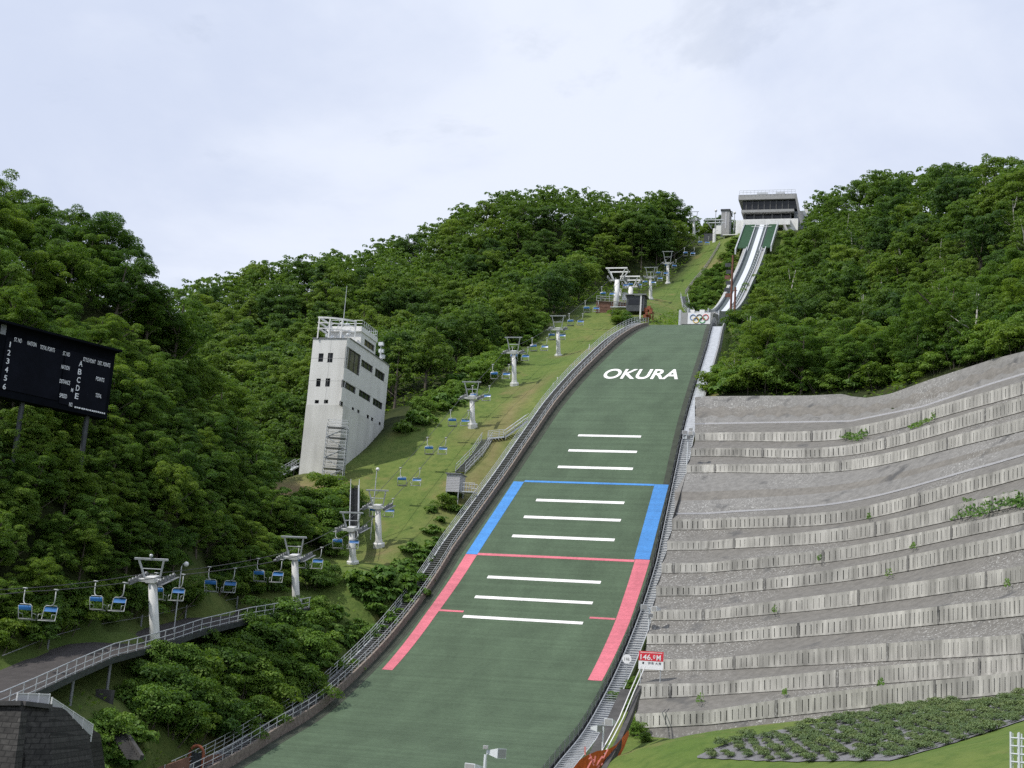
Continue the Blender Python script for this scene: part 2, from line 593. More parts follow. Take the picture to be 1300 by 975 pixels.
def terrain_mat():
    m = bpy.data.materials.new('hillside_ground')
    m.use_nodes = True
    nt = m.node_tree
    N, Lk = nt.nodes, nt.links
    bs = N['Principled BSDF']
    bs.inputs['Roughness'].default_value = 0.9
    bs.inputs['Specular IOR Level'].default_value = 0.15
    tc = N.new('ShaderNodeTexCoord')

    def noise(sc, det, lo, hi):
        n = N.new('ShaderNodeTexNoise')
        n.inputs['Scale'].default_value = sc
        n.inputs['Detail'].default_value = det
        n.inputs['Roughness'].default_value = 0.65
        Lk.new(tc.outputs['Object'], n.inputs['Vector'])
        r_ = N.new('ShaderNodeMapRange')
        r_.inputs[1].default_value = lo
        r_.inputs[2].default_value = hi
        Lk.new(n.outputs['Fac'], r_.inputs[0])
        return r_.outputs[0]

    def mix(f, a, b):
        x = N.new('ShaderNodeMix')
        x.data_type = 'RGBA'
        Lk.new(f, x.inputs['Factor'])
        for sock, val in (('A', a), ('B', b)):
            if isinstance(val, tuple):
                x.inputs[sock].default_value = (*val, 1)
            else:
                Lk.new(val, x.inputs[sock])
        return x.outputs['Result']

    g = mix(noise(0.06, 6, 0.38, 0.62), (0.086, 0.138, 0.029), (0.136, 0.168, 0.045))
    g = mix(noise(0.9, 5, 0.45, 0.75), g, (0.060, 0.105, 0.022))
    g = mix(noise(0.11, 5, 0.57, 0.72), g, (0.185, 0.155, 0.065))
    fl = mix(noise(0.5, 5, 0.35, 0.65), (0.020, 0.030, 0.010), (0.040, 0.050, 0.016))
    so = mix(noise(0.6, 5, 0.35, 0.65), (0.17, 0.125, 0.065), (0.24, 0.18, 0.10))
    a = N.new('ShaderNodeAttribute')
    a.attribute_name = 'cover'
    sep = N.new('ShaderNodeSeparateColor')
    Lk.new(a.outputs['Color'], sep.inputs[0])
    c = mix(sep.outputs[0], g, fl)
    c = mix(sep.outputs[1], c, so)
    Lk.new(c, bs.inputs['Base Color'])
    n = N.new('ShaderNodeTexNoise')
    n.inputs['Scale'].default_value = 2.5
    n.inputs['Detail'].default_value = 6
    Lk.new(tc.outputs['Object'], n.inputs['Vector'])
    bp = N.new('ShaderNodeBump')
    bp.inputs['Strength'].default_value = 0.5
    bp.inputs['Distance'].default_value = 0.3
    Lk.new(n.outputs['Fac'], bp.inputs['Height'])
    Lk.new(bp.outputs[0], bs.inputs['Normal'])
    return m


M['terrain'] = terrain_mat()

# ------------------------------------------------------------------ light, sky
SUN_DIR = Vector((-0.86, -0.42, 0)).normalized() * math.cos(R(52)) + Vector((0, 0, math.sin(R(52))))
sd = bpy.data.lights.new('sun', 'SUN')
sd.energy = 3.4
sd.angle = R(1.0)
sd.color = (1.0, 0.955, 0.88)
so_ = link(bpy.data.objects.new('sun', sd))
so_.rotation_euler = (-SUN_DIR).to_track_quat('-Z', 'Y').to_euler()
so_.location = (-60, -40, 200)


def make_world():
    w = bpy.data.worlds.new('World')
    scene.world = w
    w.use_nodes = True
    nt = w.node_tree
    N, Lk = nt.nodes, nt.links
    bg = N['Background']
    bg.inputs['Strength'].default_value = 0.10
    sky = N.new('ShaderNodeTexSky')
    sky.sky_type = 'NISHITA'
    sky.sun_disc = False
    sky.sun_elevation = R(52)
    sky.sun_rotation = math.atan2(SUN_DIR.x, SUN_DIR.y)
    sky.ozone_density = 1.5
    tc = N.new('ShaderNodeTexCoord')
    # clouds lie on a high sheet: direction divided by its height
    sx = N.new('ShaderNodeSeparateXYZ')
    Lk.new(tc.outputs['Generated'], sx.inputs[0])
    zz = N.new('ShaderNodeMath')
    zz.operation = 'ADD'
    zz.inputs[1].default_value = 0.22
    mxz = N.new('ShaderNodeMath')
    mxz.operation = 'MAXIMUM'
    mxz.inputs[1].default_value = 0.0
    Lk.new(sx.outputs[2], mxz.inputs[0])
    Lk.new(mxz.outputs[0], zz.inputs[0])
    dv = N.new('ShaderNodeVectorMath')
    dv.operation = 'DIVIDE'
    cb = N.new('ShaderNodeCombineXYZ')
    for i in range(3):
        Lk.new(zz.outputs[0], cb.inputs[i])
    Lk.new(tc.outputs['Generated'], dv.inputs[0])
    Lk.new(cb.outputs[0], dv.inputs[1])
    mp = N.new('ShaderNodeMapping')
    mp.inputs['Location'].default_value = (3.1, 1.7, 0)
    mp.inputs['Rotation'].default_value = (0, 0, R(35))
    mp.inputs['Scale'].default_value = (1.0, 1.0, 0.0)
    Lk.new(dv.outputs[0], mp.inputs[0])

    def noise(sc, det, rgh, lo, hi, dist=0.0):
        n = N.new('ShaderNodeTexNoise')
        n.inputs['Scale'].default_value = sc
        n.inputs['Detail'].default_value = det
        n.inputs['Roughness'].default_value = rgh
        n.inputs['Distortion'].default_value = dist
        Lk.new(mp.outputs[0], n.inputs['Vector'])
        r_ = N.new('ShaderNodeMapRange')
        r_.interpolation_type = 'SMOOTHSTEP'
        r_.inputs[1].default_value = lo
        r_.inputs[2].default_value = hi
        Lk.new(n.outputs['Fac'], r_.inputs[0])
        return r_.outputs[0]

    cover = noise(3.0, 8, 0.6, 0.33, 0.45, 0.3)       # 0: open sky, 1: cloud
    bright = noise(1.5, 8, 0.55, 0.38, 0.62, 0.5)
    cl = N.new('ShaderNodeMix')
    cl.data_type = 'RGBA'
    Lk.new(bright, cl.inputs['Factor'])
    cl.inputs['A'].default_value = (6.25, 6.95, 8.65, 1)
    cl.inputs['B'].default_value = (7.9, 8.45, 9.7, 1)
    mx = N.new('ShaderNodeMix')
    mx.data_type = 'RGBA'
    cv = N.new('ShaderNodeMapRange')
    cv.inputs[3].default_value = 0.84
    cv.inputs[4].default_value = 1.0
    Lk.new(cover, cv.inputs[0])
    Lk.new(cv.outputs[0], mx.inputs['Factor'])
    Lk.new(sky.outputs[0], mx.inputs['A'])
    Lk.new(cl.outputs['Result'], mx.inputs['B'])
    Lk.new(mx.outputs['Result'], bg.inputs['Color'])


make_world()

# ------------------------------------------------------------------ retaining wall surface (used by the terrain too)
def wall_D(px, py):
    Dt = np.interp(px, [895, 1080, 1300, 1500], [202, 189, 159, 132])
    Db = np.interp(px, [805, 900, 1080, 1300, 1500], [128, 125, 117, 100, 86])
    yt = np.interp(px, [895, 1070, 1100, 1130, 1180, 1260, 1300, 1500], [503, 500, 500, 497, 480, 455, 445, 395])
    yb = np.interp(px, [805, 900, 1080, 1260, 1300, 1500], [936, 928, 905, 885, 880, 860])
    f = np.clip((py - yt) / (yb - yt), -0.1, 1.1)
    return 1.0 / (1 / Dt + (1 / Db - 1 / Dt) * f)


def wall_left(py):
    return np.interp(py, [500, 553, 640, 760, 850, 936], [896, 884, 861, 832, 815, 805])


# ------------------------------------------------------------------ terrain
CP_ = []                                     # control points x, y, z


def cpt(p, dz=0.0):
    CP_.append((p[0], p[1], p[2] + dz))


def lift_z(n):
    return np.interp(n, [-112, -90, -65, -40, -26, 22, 36, 51, 71, 105, 113, 128, 157, 177, 200],
                     [128.5, 113, 100.5, 91.5, 86.5, 63.0, 57.5, 50.4, 39.4, 17.3, 14.2, 8.5, 2.6, -0.6, -4]) + CZ


for n in range(-110, 236, 12):               # jump, corridor
    if n >= 0:
        for v in (-HWL(n) - 1, 0, HWR(n) + 1):
            cpt(hc(n, v, LZ(n) - 0.8))
    else:
        for v in (-5, 5, 9):
            cpt(hc(n, v, INZ(n) - 2.6))
    if n <= 128:
        for v in (-20, -27, -36):
            zz = lift_z(n)
            if v == -36 and n > 100:
                continue
            cpt(hc(n, v, zz))
for v in (-24, -32, -45):                    # crest shoulder left of the lift
    cpt(hc(-112, v, CZ + {-24: 129.5, -32: 133.0, -45: 134.0}[v]))
    cpt(hc(-98, v, CZ + {-24: 118.5, -32: 122.0, -45: 124.0}[v]))
for n in (-135, -170, -230):                 # behind the crest
    for v in (-70, -40, -10, 25, 70):
        cpt(hc(n, v, CZ + 133 + (n + 120) * 0.22 * (n < -140)))
TH = 11.0
for px, py, D, h in [                         # left forest ridges: silhouette minus tree height
        (800, 238, 392, 15), (720, 248, 385, TH + 1), (640, 266, 375, TH + 6), (560, 296, 365, TH + 6.5), (480, 312, 355, TH + 4.5),
        (400, 322, 345, TH), (330, 345, 330, TH), (270, 368, 315, TH), (225, 392, 300, TH),
        (600, 400, 300, TH), (500, 430, 275, TH), (420, 440, 260, TH), (330, 450, 250, TH), (280, 480, 235, TH), (340, 560, 210, TH),
        (700, 340, 350, TH), (520, 360, 320, TH),
        # near spur
        (-60, 205, 150, TH), (0, 240, 152, TH + 0.5), (60, 275, 157, TH + 3.5), (130, 300, 164, TH + 1.5), (190, 320, 172, TH), (215, 350, 178, TH),
        (250, 440, 172, TH), (300, 520, 168, TH), (340, 600, 165, 9), (20, 330, 140, TH), (120, 380, 146, TH), (200, 420, 158, TH),
        (0, 560, 122, 9), (120, 570, 128, 9), (240, 600, 142, 9), (60, 680, 118, 7), (180, 690, 126, 7), (290, 690, 142, 7),
        (-100, 560, 115, 9), (-100, 350, 130, TH), (-200, 400, 120, TH), (-200, 600, 104, 8)]:
    p = at(px, py, D)
    p[2] -= h
    cpt(p)
for a in [(-30, 250, 44), (-70, 230, 30)]:
    pass
for px, py, D in [(380, 598, 201), (430, 596, 199), (372, 640, 186), (400, 660, 178), (360, 740, 158), (395, 762, 152),   # below the judges' tower and the path
                  (300, 772, 147), (230, 786, 138), (190, 797, 132), (130, 808, 125), (70, 826, 118), (20, 850, 111), (-60, 880, 104),
                  (395, 790, 149), (340, 815, 141), (255, 845, 131), (183, 862, 121), (135, 885, 113), (90, 905, 106), (60, 925, 100),
                  (440, 840, 146), (390, 875, 138), (330, 910, 130), (270, 950, 121), (200, 945, 112), (180, 985, 106), (150, 930, 108),
                  (470, 780, 158), (430, 780, 156), (520, 750, 163), (540, 690, 174), (580, 640, 186)]:
    cpt(at(px, py, D), -0.3)
for px in (895, 960, 1080, 1200, 1300, 1420):   # behind the terraces
    for f in (0.02, 0.25, 0.5, 0.75, 0.98):
        yt = np.interp(px, [895, 1070, 1130, 1180, 1260, 1300, 1500], [503, 500, 497, 480, 455, 445, 395])
        yb = np.interp(px, [805, 900, 1080, 1260, 1300, 1500], [936, 928, 905, 885, 880, 860])
        py = yt + (yb - yt) * f
        x = max(px, wall_left(py) + 6)
        cpt(at(x, py, wall_D(x, py) + 2.2), -0.9)
for px, py, D in [(805, 938, 127), (870, 936, 122), (1000, 922, 118.5), (1080, 908, 115), (1180, 893, 108), (1300, 881, 98.5), (1450, 868, 86),
                  (1300, 960, 72), (1100, 985, 76), (850, 985, 100), (770, 965, 112), (1200, 950, 84), (1000, 965, 96), (740, 985, 108), (1480, 950, 60)]:
    cpt(at(px, py, D))
for px, py, D, h in [(1010, 243, 405, TH), (1060, 232, 370, TH), (1150, 225, 335, TH), (1230, 212, 305, TH), (1300, 200, 280, TH), (1420, 190, 255, TH),
                     (1000, 330, 335, 9), (960, 400, 285, 9), (930, 450, 245, 8), (1060, 330, 300, 10), (1150, 330, 270, 10), (1250, 330, 235, 10), (1350, 330, 215, 10),
                     (920, 497, 206, 0), (1000, 497, 200, 0), (1080, 496, 192, 0), (1180, 476, 178, 0), (1300, 442, 162, 0), (1400, 415, 150, 0),
                     (1000, 440, 235, 8), (1120, 420, 222, 9), (1250, 390, 200, 9)]:
    p = at(px, py, D)
    p[2] -= h
    cpt(p)
for x in (-260, -130, 0, 130, 260):          # valley floor, far hills behind
    for y in (-250, -120, -40):
        cpt((x, y, 0.0))
    cpt((x, 560, 40.0))
for x, y, z in [(0, 20, 0), (-40, 40, 1), (40, 30, 3), (-10, 70, 0.3), (10, 60, 0), (70, 60, 16), (110, 90, 45), (120, 150, 75), (150, 240, 95), (140, 330, 110), (-90, 60, 20), (-120, 110, 48),
                (-150, 180, 60), (-170, 260, 55), (-180, 360, 40), (-60, 40, 6), (-260, 300, 30), (260, 300, 60), (260, 100, 60), (-260, 100, 40)]:
    cpt((x, y, z))
C_ = np.array(CP_)


def tps(C, lam=1.5):
    P = C[:, :2] / 100.0
    n = len(P)
    r2 = ((P[:, None] - P[None]) ** 2).sum(-1)
    K = np.where(r2 > 0, r2 * np.log(r2 + 1e-12) * 0.5, 0) + lam * 1e-4 * np.eye(n)
    A = np.zeros((n + 3, n + 3))
    A[:n, :n] = K
    A[:n, n] = 1
    A[:n, n + 1:] = P
    A[n, :n] = 1
    A[n + 1:, :n] = P.T
    s = np.linalg.solve(A, np.r_[C[:, 2], 0, 0, 0])

    def f(Q):
        Q = Q / 100.0
        out = np.empty(len(Q))
        for i in range(0, len(Q), 4000):
            q = Q[i:i + 4000]
            r2 = ((q[:, None] - P[None]) ** 2).sum(-1)
            out[i:i + 4000] = (np.where(r2 > 0, r2 * np.log(r2 + 1e-12) * 0.5, 0)) @ s[:n] + s[n] + q @ s[n + 1:]
        return out
    return f


F_ = tps(C_)
gx = np.r_[[-2500, -1200, -700, -450, -300, -220, -170], np.arange(-140, 141, 2.0), [170, 220, 300, 450, 700, 1200, 2500]]
gy = np.r_[[-2500, -1200, -500, -250, -120, -60, -20, 10], np.arange(30, 461, 2.0), [490, 540, 620, 750, 1000, 1600, 3000]]
GX, GY = np.meshgrid(gx, gy)                 # rows: y
Q_ = np.stack([np.clip(GX, -240, 240).ravel(), np.clip(GY, -200, 520).ravel()], 1)
GZ = F_(Q_).reshape(GX.shape)
far = np.maximum(np.abs(GX) - 240, 0) + np.maximum(GY - 520, 0) + np.maximum(-200 - GY, 0)
GZ = GZ + (np.minimum(0, GZ) * -1) * (GY < 30) * 0
GZ = GZ * np.exp(-far / 500.0)
# keep the ground under the landing slope and the in-run
dX, dY = GX - X0, GY - Y0
GN, GV = -(dX * SP + dY * CP), dX * CP - dY * SP
ins = (GN > -2) & (GN < 236)
lz = LZ(np.clip(GN, 0, 240))
side = np.maximum(GV - HWR(GN) - 1.0, -GV - HWL(GN) - 1.5)
bl = np.clip(1 - side / 3.0, 0, 1)
GZ = np.where(ins, GZ * (1 - bl) + (lz - 0.9) * bl, GZ)
# no ground poking through the terraces
pr = project(np.stack([GX.ravel(), GY.ravel(), GZ.ravel()], 1))
PXg, PYg, Dg = [pr[:, i].reshape(GX.shape) for i in range(3)]
inner = (GY > 30) & (GY < 460) & (np.abs(GX) < 140)


def ground(x, y):
    x = np.asarray(x, float)
    y = np.asarray(y, float)
    i = np.clip(np.searchsorted(gx, x) - 1, 0, len(gx) - 2)
    j = np.clip(np.searchsorted(gy, y) - 1, 0, len(gy) - 2)
    tx = (x - gx[i]) / (gx[i + 1] - gx[i])
    ty = (y - gy[j]) / (gy[j + 1] - gy[j])
    return (GZ[j, i] * (1 - tx) * (1 - ty) + GZ[j, i + 1] * tx * (1 - ty) + GZ[j + 1, i] * (1 - tx) * ty + GZ[j + 1, i + 1] * tx * ty)


def hit(px, py, t0=50.0, t1=480.0):          # where a sight line meets the ground
    d = ray(px, py)
    t = np.arange(t0, t1, 0.4)
    P = CAM + d[None] * t[:, None]
    ok = P[:, 2] < ground(P[:, 0], P[:, 1])
    if not ok.any():
        return None
    return P[ok.argmax()]


def G(n, v):
    p = hc(n, v)
    return hc(n, v, float(ground(p[0], p[1])))


VL = lambda n: np.interp(n, [-130, -95, -60, -20, 20, 70, 80, 95, 104, 112, 125, 150, 185, 240], [-16.5, -18, -23.5, -29.5, -31, -33, -36, -46, -44, -32, -28, -27.5, -28.5, -34])
# ground cover: r = forest floor, g = bare soil
cov = np.zeros(GX.shape + (4,))
cov[..., 3] = 1
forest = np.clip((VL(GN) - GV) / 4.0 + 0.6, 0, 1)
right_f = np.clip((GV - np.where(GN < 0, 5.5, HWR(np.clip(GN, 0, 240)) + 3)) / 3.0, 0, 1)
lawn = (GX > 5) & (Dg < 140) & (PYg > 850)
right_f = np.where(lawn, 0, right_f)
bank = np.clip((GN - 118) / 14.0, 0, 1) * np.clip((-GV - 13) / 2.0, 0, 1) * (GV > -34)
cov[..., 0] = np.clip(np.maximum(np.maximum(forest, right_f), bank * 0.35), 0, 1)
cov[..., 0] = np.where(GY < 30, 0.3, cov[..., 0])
sp_ = np.exp(-(((GN - 96) / 5.0) ** 2 + ((GV + 38) / 6.0) ** 2)) * 1.6
sp2 = np.exp(-(((GN + 92) / 5.0) ** 2 + ((GV + 8) / 4.0) ** 2)) * 0.8
trk = np.exp(-((GV + 17.0 + 1.2 * np.sin(GN * 0.13)) / 1.6) ** 2) * np.clip((GN - 42) / 12, 0, 1) * np.clip((104 - GN) / 14, 0, 1) * 0.62
for n0_, v0_ in ((73, -21), (70, -18), (53, -20.5), (107, -21), (88, -17), (24, -20.5), (30, -14)):
    trk = np.maximum(trk, 0.5 * np.exp(-(((GN - n0_) / 3.2) ** 2 + ((GV - v0_) / 2.4) ** 2)))
cov[..., 1] = np.clip(sp_ + sp2 + trk, 0, 1)
nx_, ny_ = len(gx), len(gy)
idx = np.arange(nx_ * ny_).reshape(ny_, nx_)
Qd = np.stack([idx[:-1, :-1], idx[:-1, 1:], idx[1:, 1:], idx[1:, :-1]], -1).reshape(-1, 4)
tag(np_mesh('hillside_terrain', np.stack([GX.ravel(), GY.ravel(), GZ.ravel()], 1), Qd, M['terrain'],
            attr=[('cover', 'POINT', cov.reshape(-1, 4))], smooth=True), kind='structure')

# PART2
# ------------------------------------------------------------------ landing slope
Hd = np.array([-SP, -CP, 0.0])               # downhill, across, up
Vd = np.array([CP, -SP, 0.0])
Ud = np.array([0, 0, 1.0])


def land(n, v, dz=0.0):
    return hc(n, v, float(LZ(n)) + dz)


def hbox(mb, n0, n1, v0, v1, z0, z1):
    c = hc((n0 + n1) / 2, (v0 + v1) / 2, (z0 + z1) / 2)
    return mb.box(c, (abs(n1 - n0), abs(v1 - v0), abs(z1 - z0)), (Hd, Vd, Ud))


slope = empty('landing_slope', land(120, 0), 'long green ski jump landing slope with white, blue and red distance markings', 'ski slope')
rows = []
for n in np.arange(0, 236.1, 2.0):
    a, b = -HWL(n) - 0.3, HWR(n) + 0.2
    rows.append([land(n, a + (b - a) * k / 12) for k in range(13)])
mb = MB().grid(rows)
mb.build('turf_surface', M['turf'], slope, smooth=True)
mb = MB()                                    # edge of the turf mats, seen at the knoll
for i in range(len(rows) - 1):
    for k in (0, 12):
        p, q = rows[i][k], rows[i + 1][k]
        mb.quad(p - Ud * 0.05, q - Ud * 0.05, q - Ud * 1.0, p - Ud * 1.0)
mb.quad(rows[0][0], rows[0][12], rows[0][12] - Ud * 2, rows[0][0] - Ud * 2)
mb.build('edge_board', M['timber'], slope)


def stripe(name, n0, n1, va, vb, m, dz=0.03, nn=None):
    k = nn or max(2, int(abs(n1 - n0) / 1.5) + 1)
    rr = []
    for n in np.linspace(n0, n1, k):
        a, b = (va(n) if callable(va) else va), (vb(n) if callable(vb) else vb)
        rr.append([land(n, a + (b - a) * j / 8, dz) for j in range(9)])
    return MB().grid(rr).build(name, m, slope)


for n, hw in [(76.2, 4.55), (80.2, 4.85), (84.2, 5.2), (92.0, 5.85), (95.8, 6.3), (99.9, 6.5), (108.1, 6.85), (112.2, 6.95), (116.3, 6.9)]:
    stripe('distance_line', n - 0.27, n + 0.27, -hw, hw, M['line_white'])
BL0 = lambda n: -np.interp(n, [88, 104], [10.25, 11.1])
BL1 = lambda n: -np.interp(n, [88, 104], [8.8, 9.65])
stripe('blue_band', 87.9, 103.85, BL0, BL1, M['line_blue'])
stripe('blue_band', 87.6, 103.4, lambda n: -BL1(n) + 0.1, lambda n: -BL0(n) + 0.5, M['line_blue'])
stripe('blue_line', 87.55, 87.95, -8.79, 8.88, M['line_blue'])
RL0 = lambda n: -np.interp(n, [104, 116, 128.8], [11.1, 11.4, 11.3])
RL1 = lambda n: -np.interp(n, [104, 116, 128.8], [9.65, 10.1, 10.15])
stripe('red_band', 103.9, 128.8, RL0, RL1, M['line_red'])
stripe('red_band', 103.45, 128.0, lambda n: -RL1(n) + 0.25, lambda n: -RL0(n) + 0.55, M['line_red'])
stripe('red_line', 103.55, 103.98, -9.63, 9.85, M['line_red'])
stripe('red_line', 115.15, 115.5, -10.1, -7.2, M['line_red'])
stripe('red_line', 114.95, 115.3, 7.35, 10.25, M['line_red'])


def text_mesh(body, ext=0.0, offset=0.0, align='CENTER'):
    c = bpy.data.curves.new('lettering', 'FONT')
    c.body = body
    c.align_x = align
    c.align_y = 'CENTER'
    c.extrude = ext
    c.offset = offset
    o = bpy.data.objects.new('lettering', c)
    link(o)
    dg = bpy.context.evaluated_depsgraph_get()
    dg.update()
    me = bpy.data.meshes.new_from_object(o.evaluated_get(dg))
    bpy.data.objects.remove(o)
    vs = np.array([tuple(v.co) for v in me.vertices])
    fs = [tuple(p.vertices) for p in me.polygons]
    bpy.data.meshes.remove(me)
    return vs, fs


def text_on(body, origin, ux, uy, w, h, m, parent, name='lettering', offset=0.0, lift=0.02, align='CENTER'):
    """letters as a thin raised mesh in the plane origin + x*ux + y*uy, fitted into w x h"""
    vs, fs = text_mesh(body, 0.0, offset)
    if len(vs) == 0:
        return None
    lo, hi = vs.min(0), vs.max(0)
    x = (vs[:, 0] - (lo[0] + hi[0]) / 2) / (hi[0] - lo[0]) * w
    y = (vs[:, 1] - (lo[1] + hi[1]) / 2) / (hi[1] - lo[1]) * h
    nrm = np.cross(ux, uy)
    P = np.array(origin) + x[:, None] * np.array(ux) + y[:, None] * np.array(uy) + nrm * lift
    return MB().add(P, fs).build(name, m, parent)


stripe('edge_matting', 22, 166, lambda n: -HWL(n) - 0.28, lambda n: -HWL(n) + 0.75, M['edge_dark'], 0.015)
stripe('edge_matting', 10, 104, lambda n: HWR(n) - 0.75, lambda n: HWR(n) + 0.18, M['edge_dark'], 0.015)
vs, fs = text_mesh('OKURA', 0.0, 0.02)
lo, hi = vs.min(0), vs.max(0)
vv = ((vs[:, 0] - lo[0]) / (hi[0] - lo[0]) - 0.5) * 12.2
nn = 54.45 - ((vs[:, 1] - lo[1]) / (hi[1] - lo[1]) - 0.5) * 4.5
MB().add([land(a, b, 0.04) for a, b in zip(nn, vv)], fs).build('lettering', M['line_white'], slope)

# ------------------------------------------------------------------ stairways beside the landing slope
def rail_set(parent, name, path, h, m, mid=(0.5,), post_step=1.6, r=0.03, n_posts=100):
    """railing: rails in one mesh, each post a child of it; path(n) -> foot point"""
    n0, n1 = path[0], path[1]
    f = path[2]
    mb = MB()
    ns = np.arange(n0, n1 + 0.01, 2.0)
    for hh in (1.0,) + tuple(mid):
        mb.tube([f(n) + Ud * h * hh for n in ns], r, 6)
    ra = mb.build(name, m, parent)
    k = min(n_posts, int((n1 - n0) / post_step))
    for n in np.linspace(n0, n1, k):
        p = f(n)
        MB().tube([p, p + Ud * h], r * 1.15, 6).build('post', m, ra)
    return ra


st = empty('stairway', land(110, -14), 'grey steel stairway with railings climbing the forest side of the landing slope', 'stairway')
mb = MB()
nsl = np.arange(20, 165.1, 2.0)
hk = lambda n: np.interp(n, [20, 40, 165], [0.5, 0.9, 0.95])
for i in range(len(nsl) - 1):
    a, b = nsl[i], nsl[i + 1]
    va, vb = -HWL(a) - 0.32, -HWL(b) - 0.32
    P = []
    for dz0, in ((-1.2,), (None,)):
        for n_, v_ in ((a, va), (b, vb), (b, vb - 0.22), (a, va - 0.22)):
            P.append(land(n_, v_, -1.2 if dz0 is not None else hk(n_)))
    mb.hexa(P)
mb.build('side_wall', M['timber'], st)
mb = MB()
for i in range(len(nsl) - 1):
    a, b = nsl[i], nsl[i + 1]
    mb.hexa([land(a, -HWL(a) - 2.15, -1.6), land(b, -HWL(b) - 2.15, -1.6), land(b, -HWL(b) - 2.0, -1.6), land(a, -HWL(a) - 2.0, -1.6),
             land(a, -HWL(a) - 2.15, hk(a)), land(b, -HWL(b) - 2.15, hk(b)), land(b, -HWL(b) - 2.0, hk(b)), land(a, -HWL(a) - 2.0, hk(a))])
mb.build('stringer', M['galv'], st)
mb = MB()
n = 20.0
while n < 164:
    v0, v1 = -HWL(n) - 1.98, -HWL(n) - 0.56
    z = float(LZ(n)) + float(hk(n)) - 0.18
    hbox(mb, n, n + 0.34, v0, v1, z - 0.04, z)
    n += 0.42
mb.build('steps', M['grey_panel'], st)
rail_set(st, 'railing', (20, 165, lambda n: land(n, -HWL(n) - 2.08, hk(n))), 1.1, M['galv'], (0.33, 0.66))
rail_set(st, 'railing', (20, 165, lambda n: land(n, -HWL(n) - 0.43, hk(n))), 0.95, M['galv'], (0.5,))

fe = empty('safety_fence', land(110, 13), 'dark mesh safety fence along the terraced-wall side of the landing slope', 'fence')
mb = MB()
nsr = np.arange(2, 172.1, 2.0)
for i in range(len(nsr) - 1):
    a, b = nsr[i], nsr[i + 1]
    mb.hexa([land(a, HWR(a) + 0.22, -1.0), land(b, HWR(b) + 0.22, -1.0), land(b, HWR(b) + 0.32, -1.0), land(a, HWR(a) + 0.32, -1.0),
             land(a, HWR(a) + 0.22, 0.45), land(b, HWR(b) + 0.22, 0.45), land(b, HWR(b) + 0.32, 0.45), land(a, HWR(a) + 0.32, 0.45)])
mb.build('kick_board', M['dark_steel'], fe)
mb = MB()
for hh in np.linspace(0.55, 1.3, 6):
    mb.tube([land(n, HWR(n) + 0.27, hh) for n in nsr], 0.014, 4, cap=False)
for n in np.arange(2, 172, 0.3):
    mb.tube([land(n, HWR(n) + 0.27, 0.45), land(n, HWR(n) + 0.27, 1.3)], 0.012, 4, cap=False)
mb.build('mesh_panel', M['dark_steel'], fe)
for n in np.linspace(3, 171, 98):
    MB().tube([land(n, HWR(n) + 0.36, -0.3), land(n, HWR(n) + 0.36, 1.45)], 0.04, 6).build('post', M['galv_dark'], fe)

st2 = empty('stairway', land(110, 14), 'bare aluminium stairway between the mesh fence and the terraced concrete wall', 'stairway')
mb = MB()
n = 76.0
while n < 171:
    v0, v1 = HWR(n) + 0.62, HWR(n) + 2.0
    z = float(LZ(n)) + 0.25
    hbox(mb, n, n + 0.30, v0, v1, z - 0.05, z)
    z = 0
    n += 0.50
mb.build('steps', M['galv'], st2)
mb = MB()
nq = np.arange(26, 172.1, 2.0)
for i in range(len(nq) - 1):
    a, b = nq[i], nq[i + 1]
    z0, z1 = (-0.35, -0.1) if a >= 76 else (-0.2, 0.3)
    mb.hexa([land(a, HWR(a) + 0.63, z0), land(b, HWR(b) + 0.63, z0), land(b, HWR(b) + 2.03, z0), land(a, HWR(a) + 2.03, z0),
             land(a, HWR(a) + 0.63, z1), land(b, HWR(b) + 0.63, z1), land(b, HWR(b) + 2.03, z1), land(a, HWR(a) + 2.03, z1)])
mb.build('base_plate', M['galv'], st2)
for dv, w in ((0.52, 0.1), (2.05, 0.1)):
    mb = MB()
    nq = np.arange(26, 172.1, 2.0)
    for i in range(len(nq) - 1):
        a, b = nq[i], nq[i + 1]
        mb.hexa([land(a, HWR(a) + dv, -0.9), land(b, HWR(b) + dv, -0.9), land(b, HWR(b) + dv + w, -0.9), land(a, HWR(a) + dv + w, -0.9),
                 land(a, HWR(a) + dv, 0.33), land(b, HWR(b) + dv, 0.33), land(b, HWR(b) + dv + w, 0.33), land(a, HWR(a) + dv + w, 0.33)])
    mb.build('stringer', M['galv'], st2)
mb = MB()
nq = np.arange(2, 74.1, 2.0)
for i in range(len(nq) - 1):
    a, b = nq[i], nq[i + 1]
    mb.hexa([land(a, HWR(a) + 2.2, -2.6), land(b, HWR(b) + 2.2, -2.6), land(b, HWR(b) + 2.35, -2.6), land(a, HWR(a) + 2.35, -2.6),
             land(a, HWR(a) + 2.2, 0.35), land(b, HWR(b) + 2.2, 0.35), land(b, HWR(b) + 2.35, 0.35), land(a, HWR(a) + 2.35, 0.35)])
mb.build('side_wall', M['grey_panel'], st2)

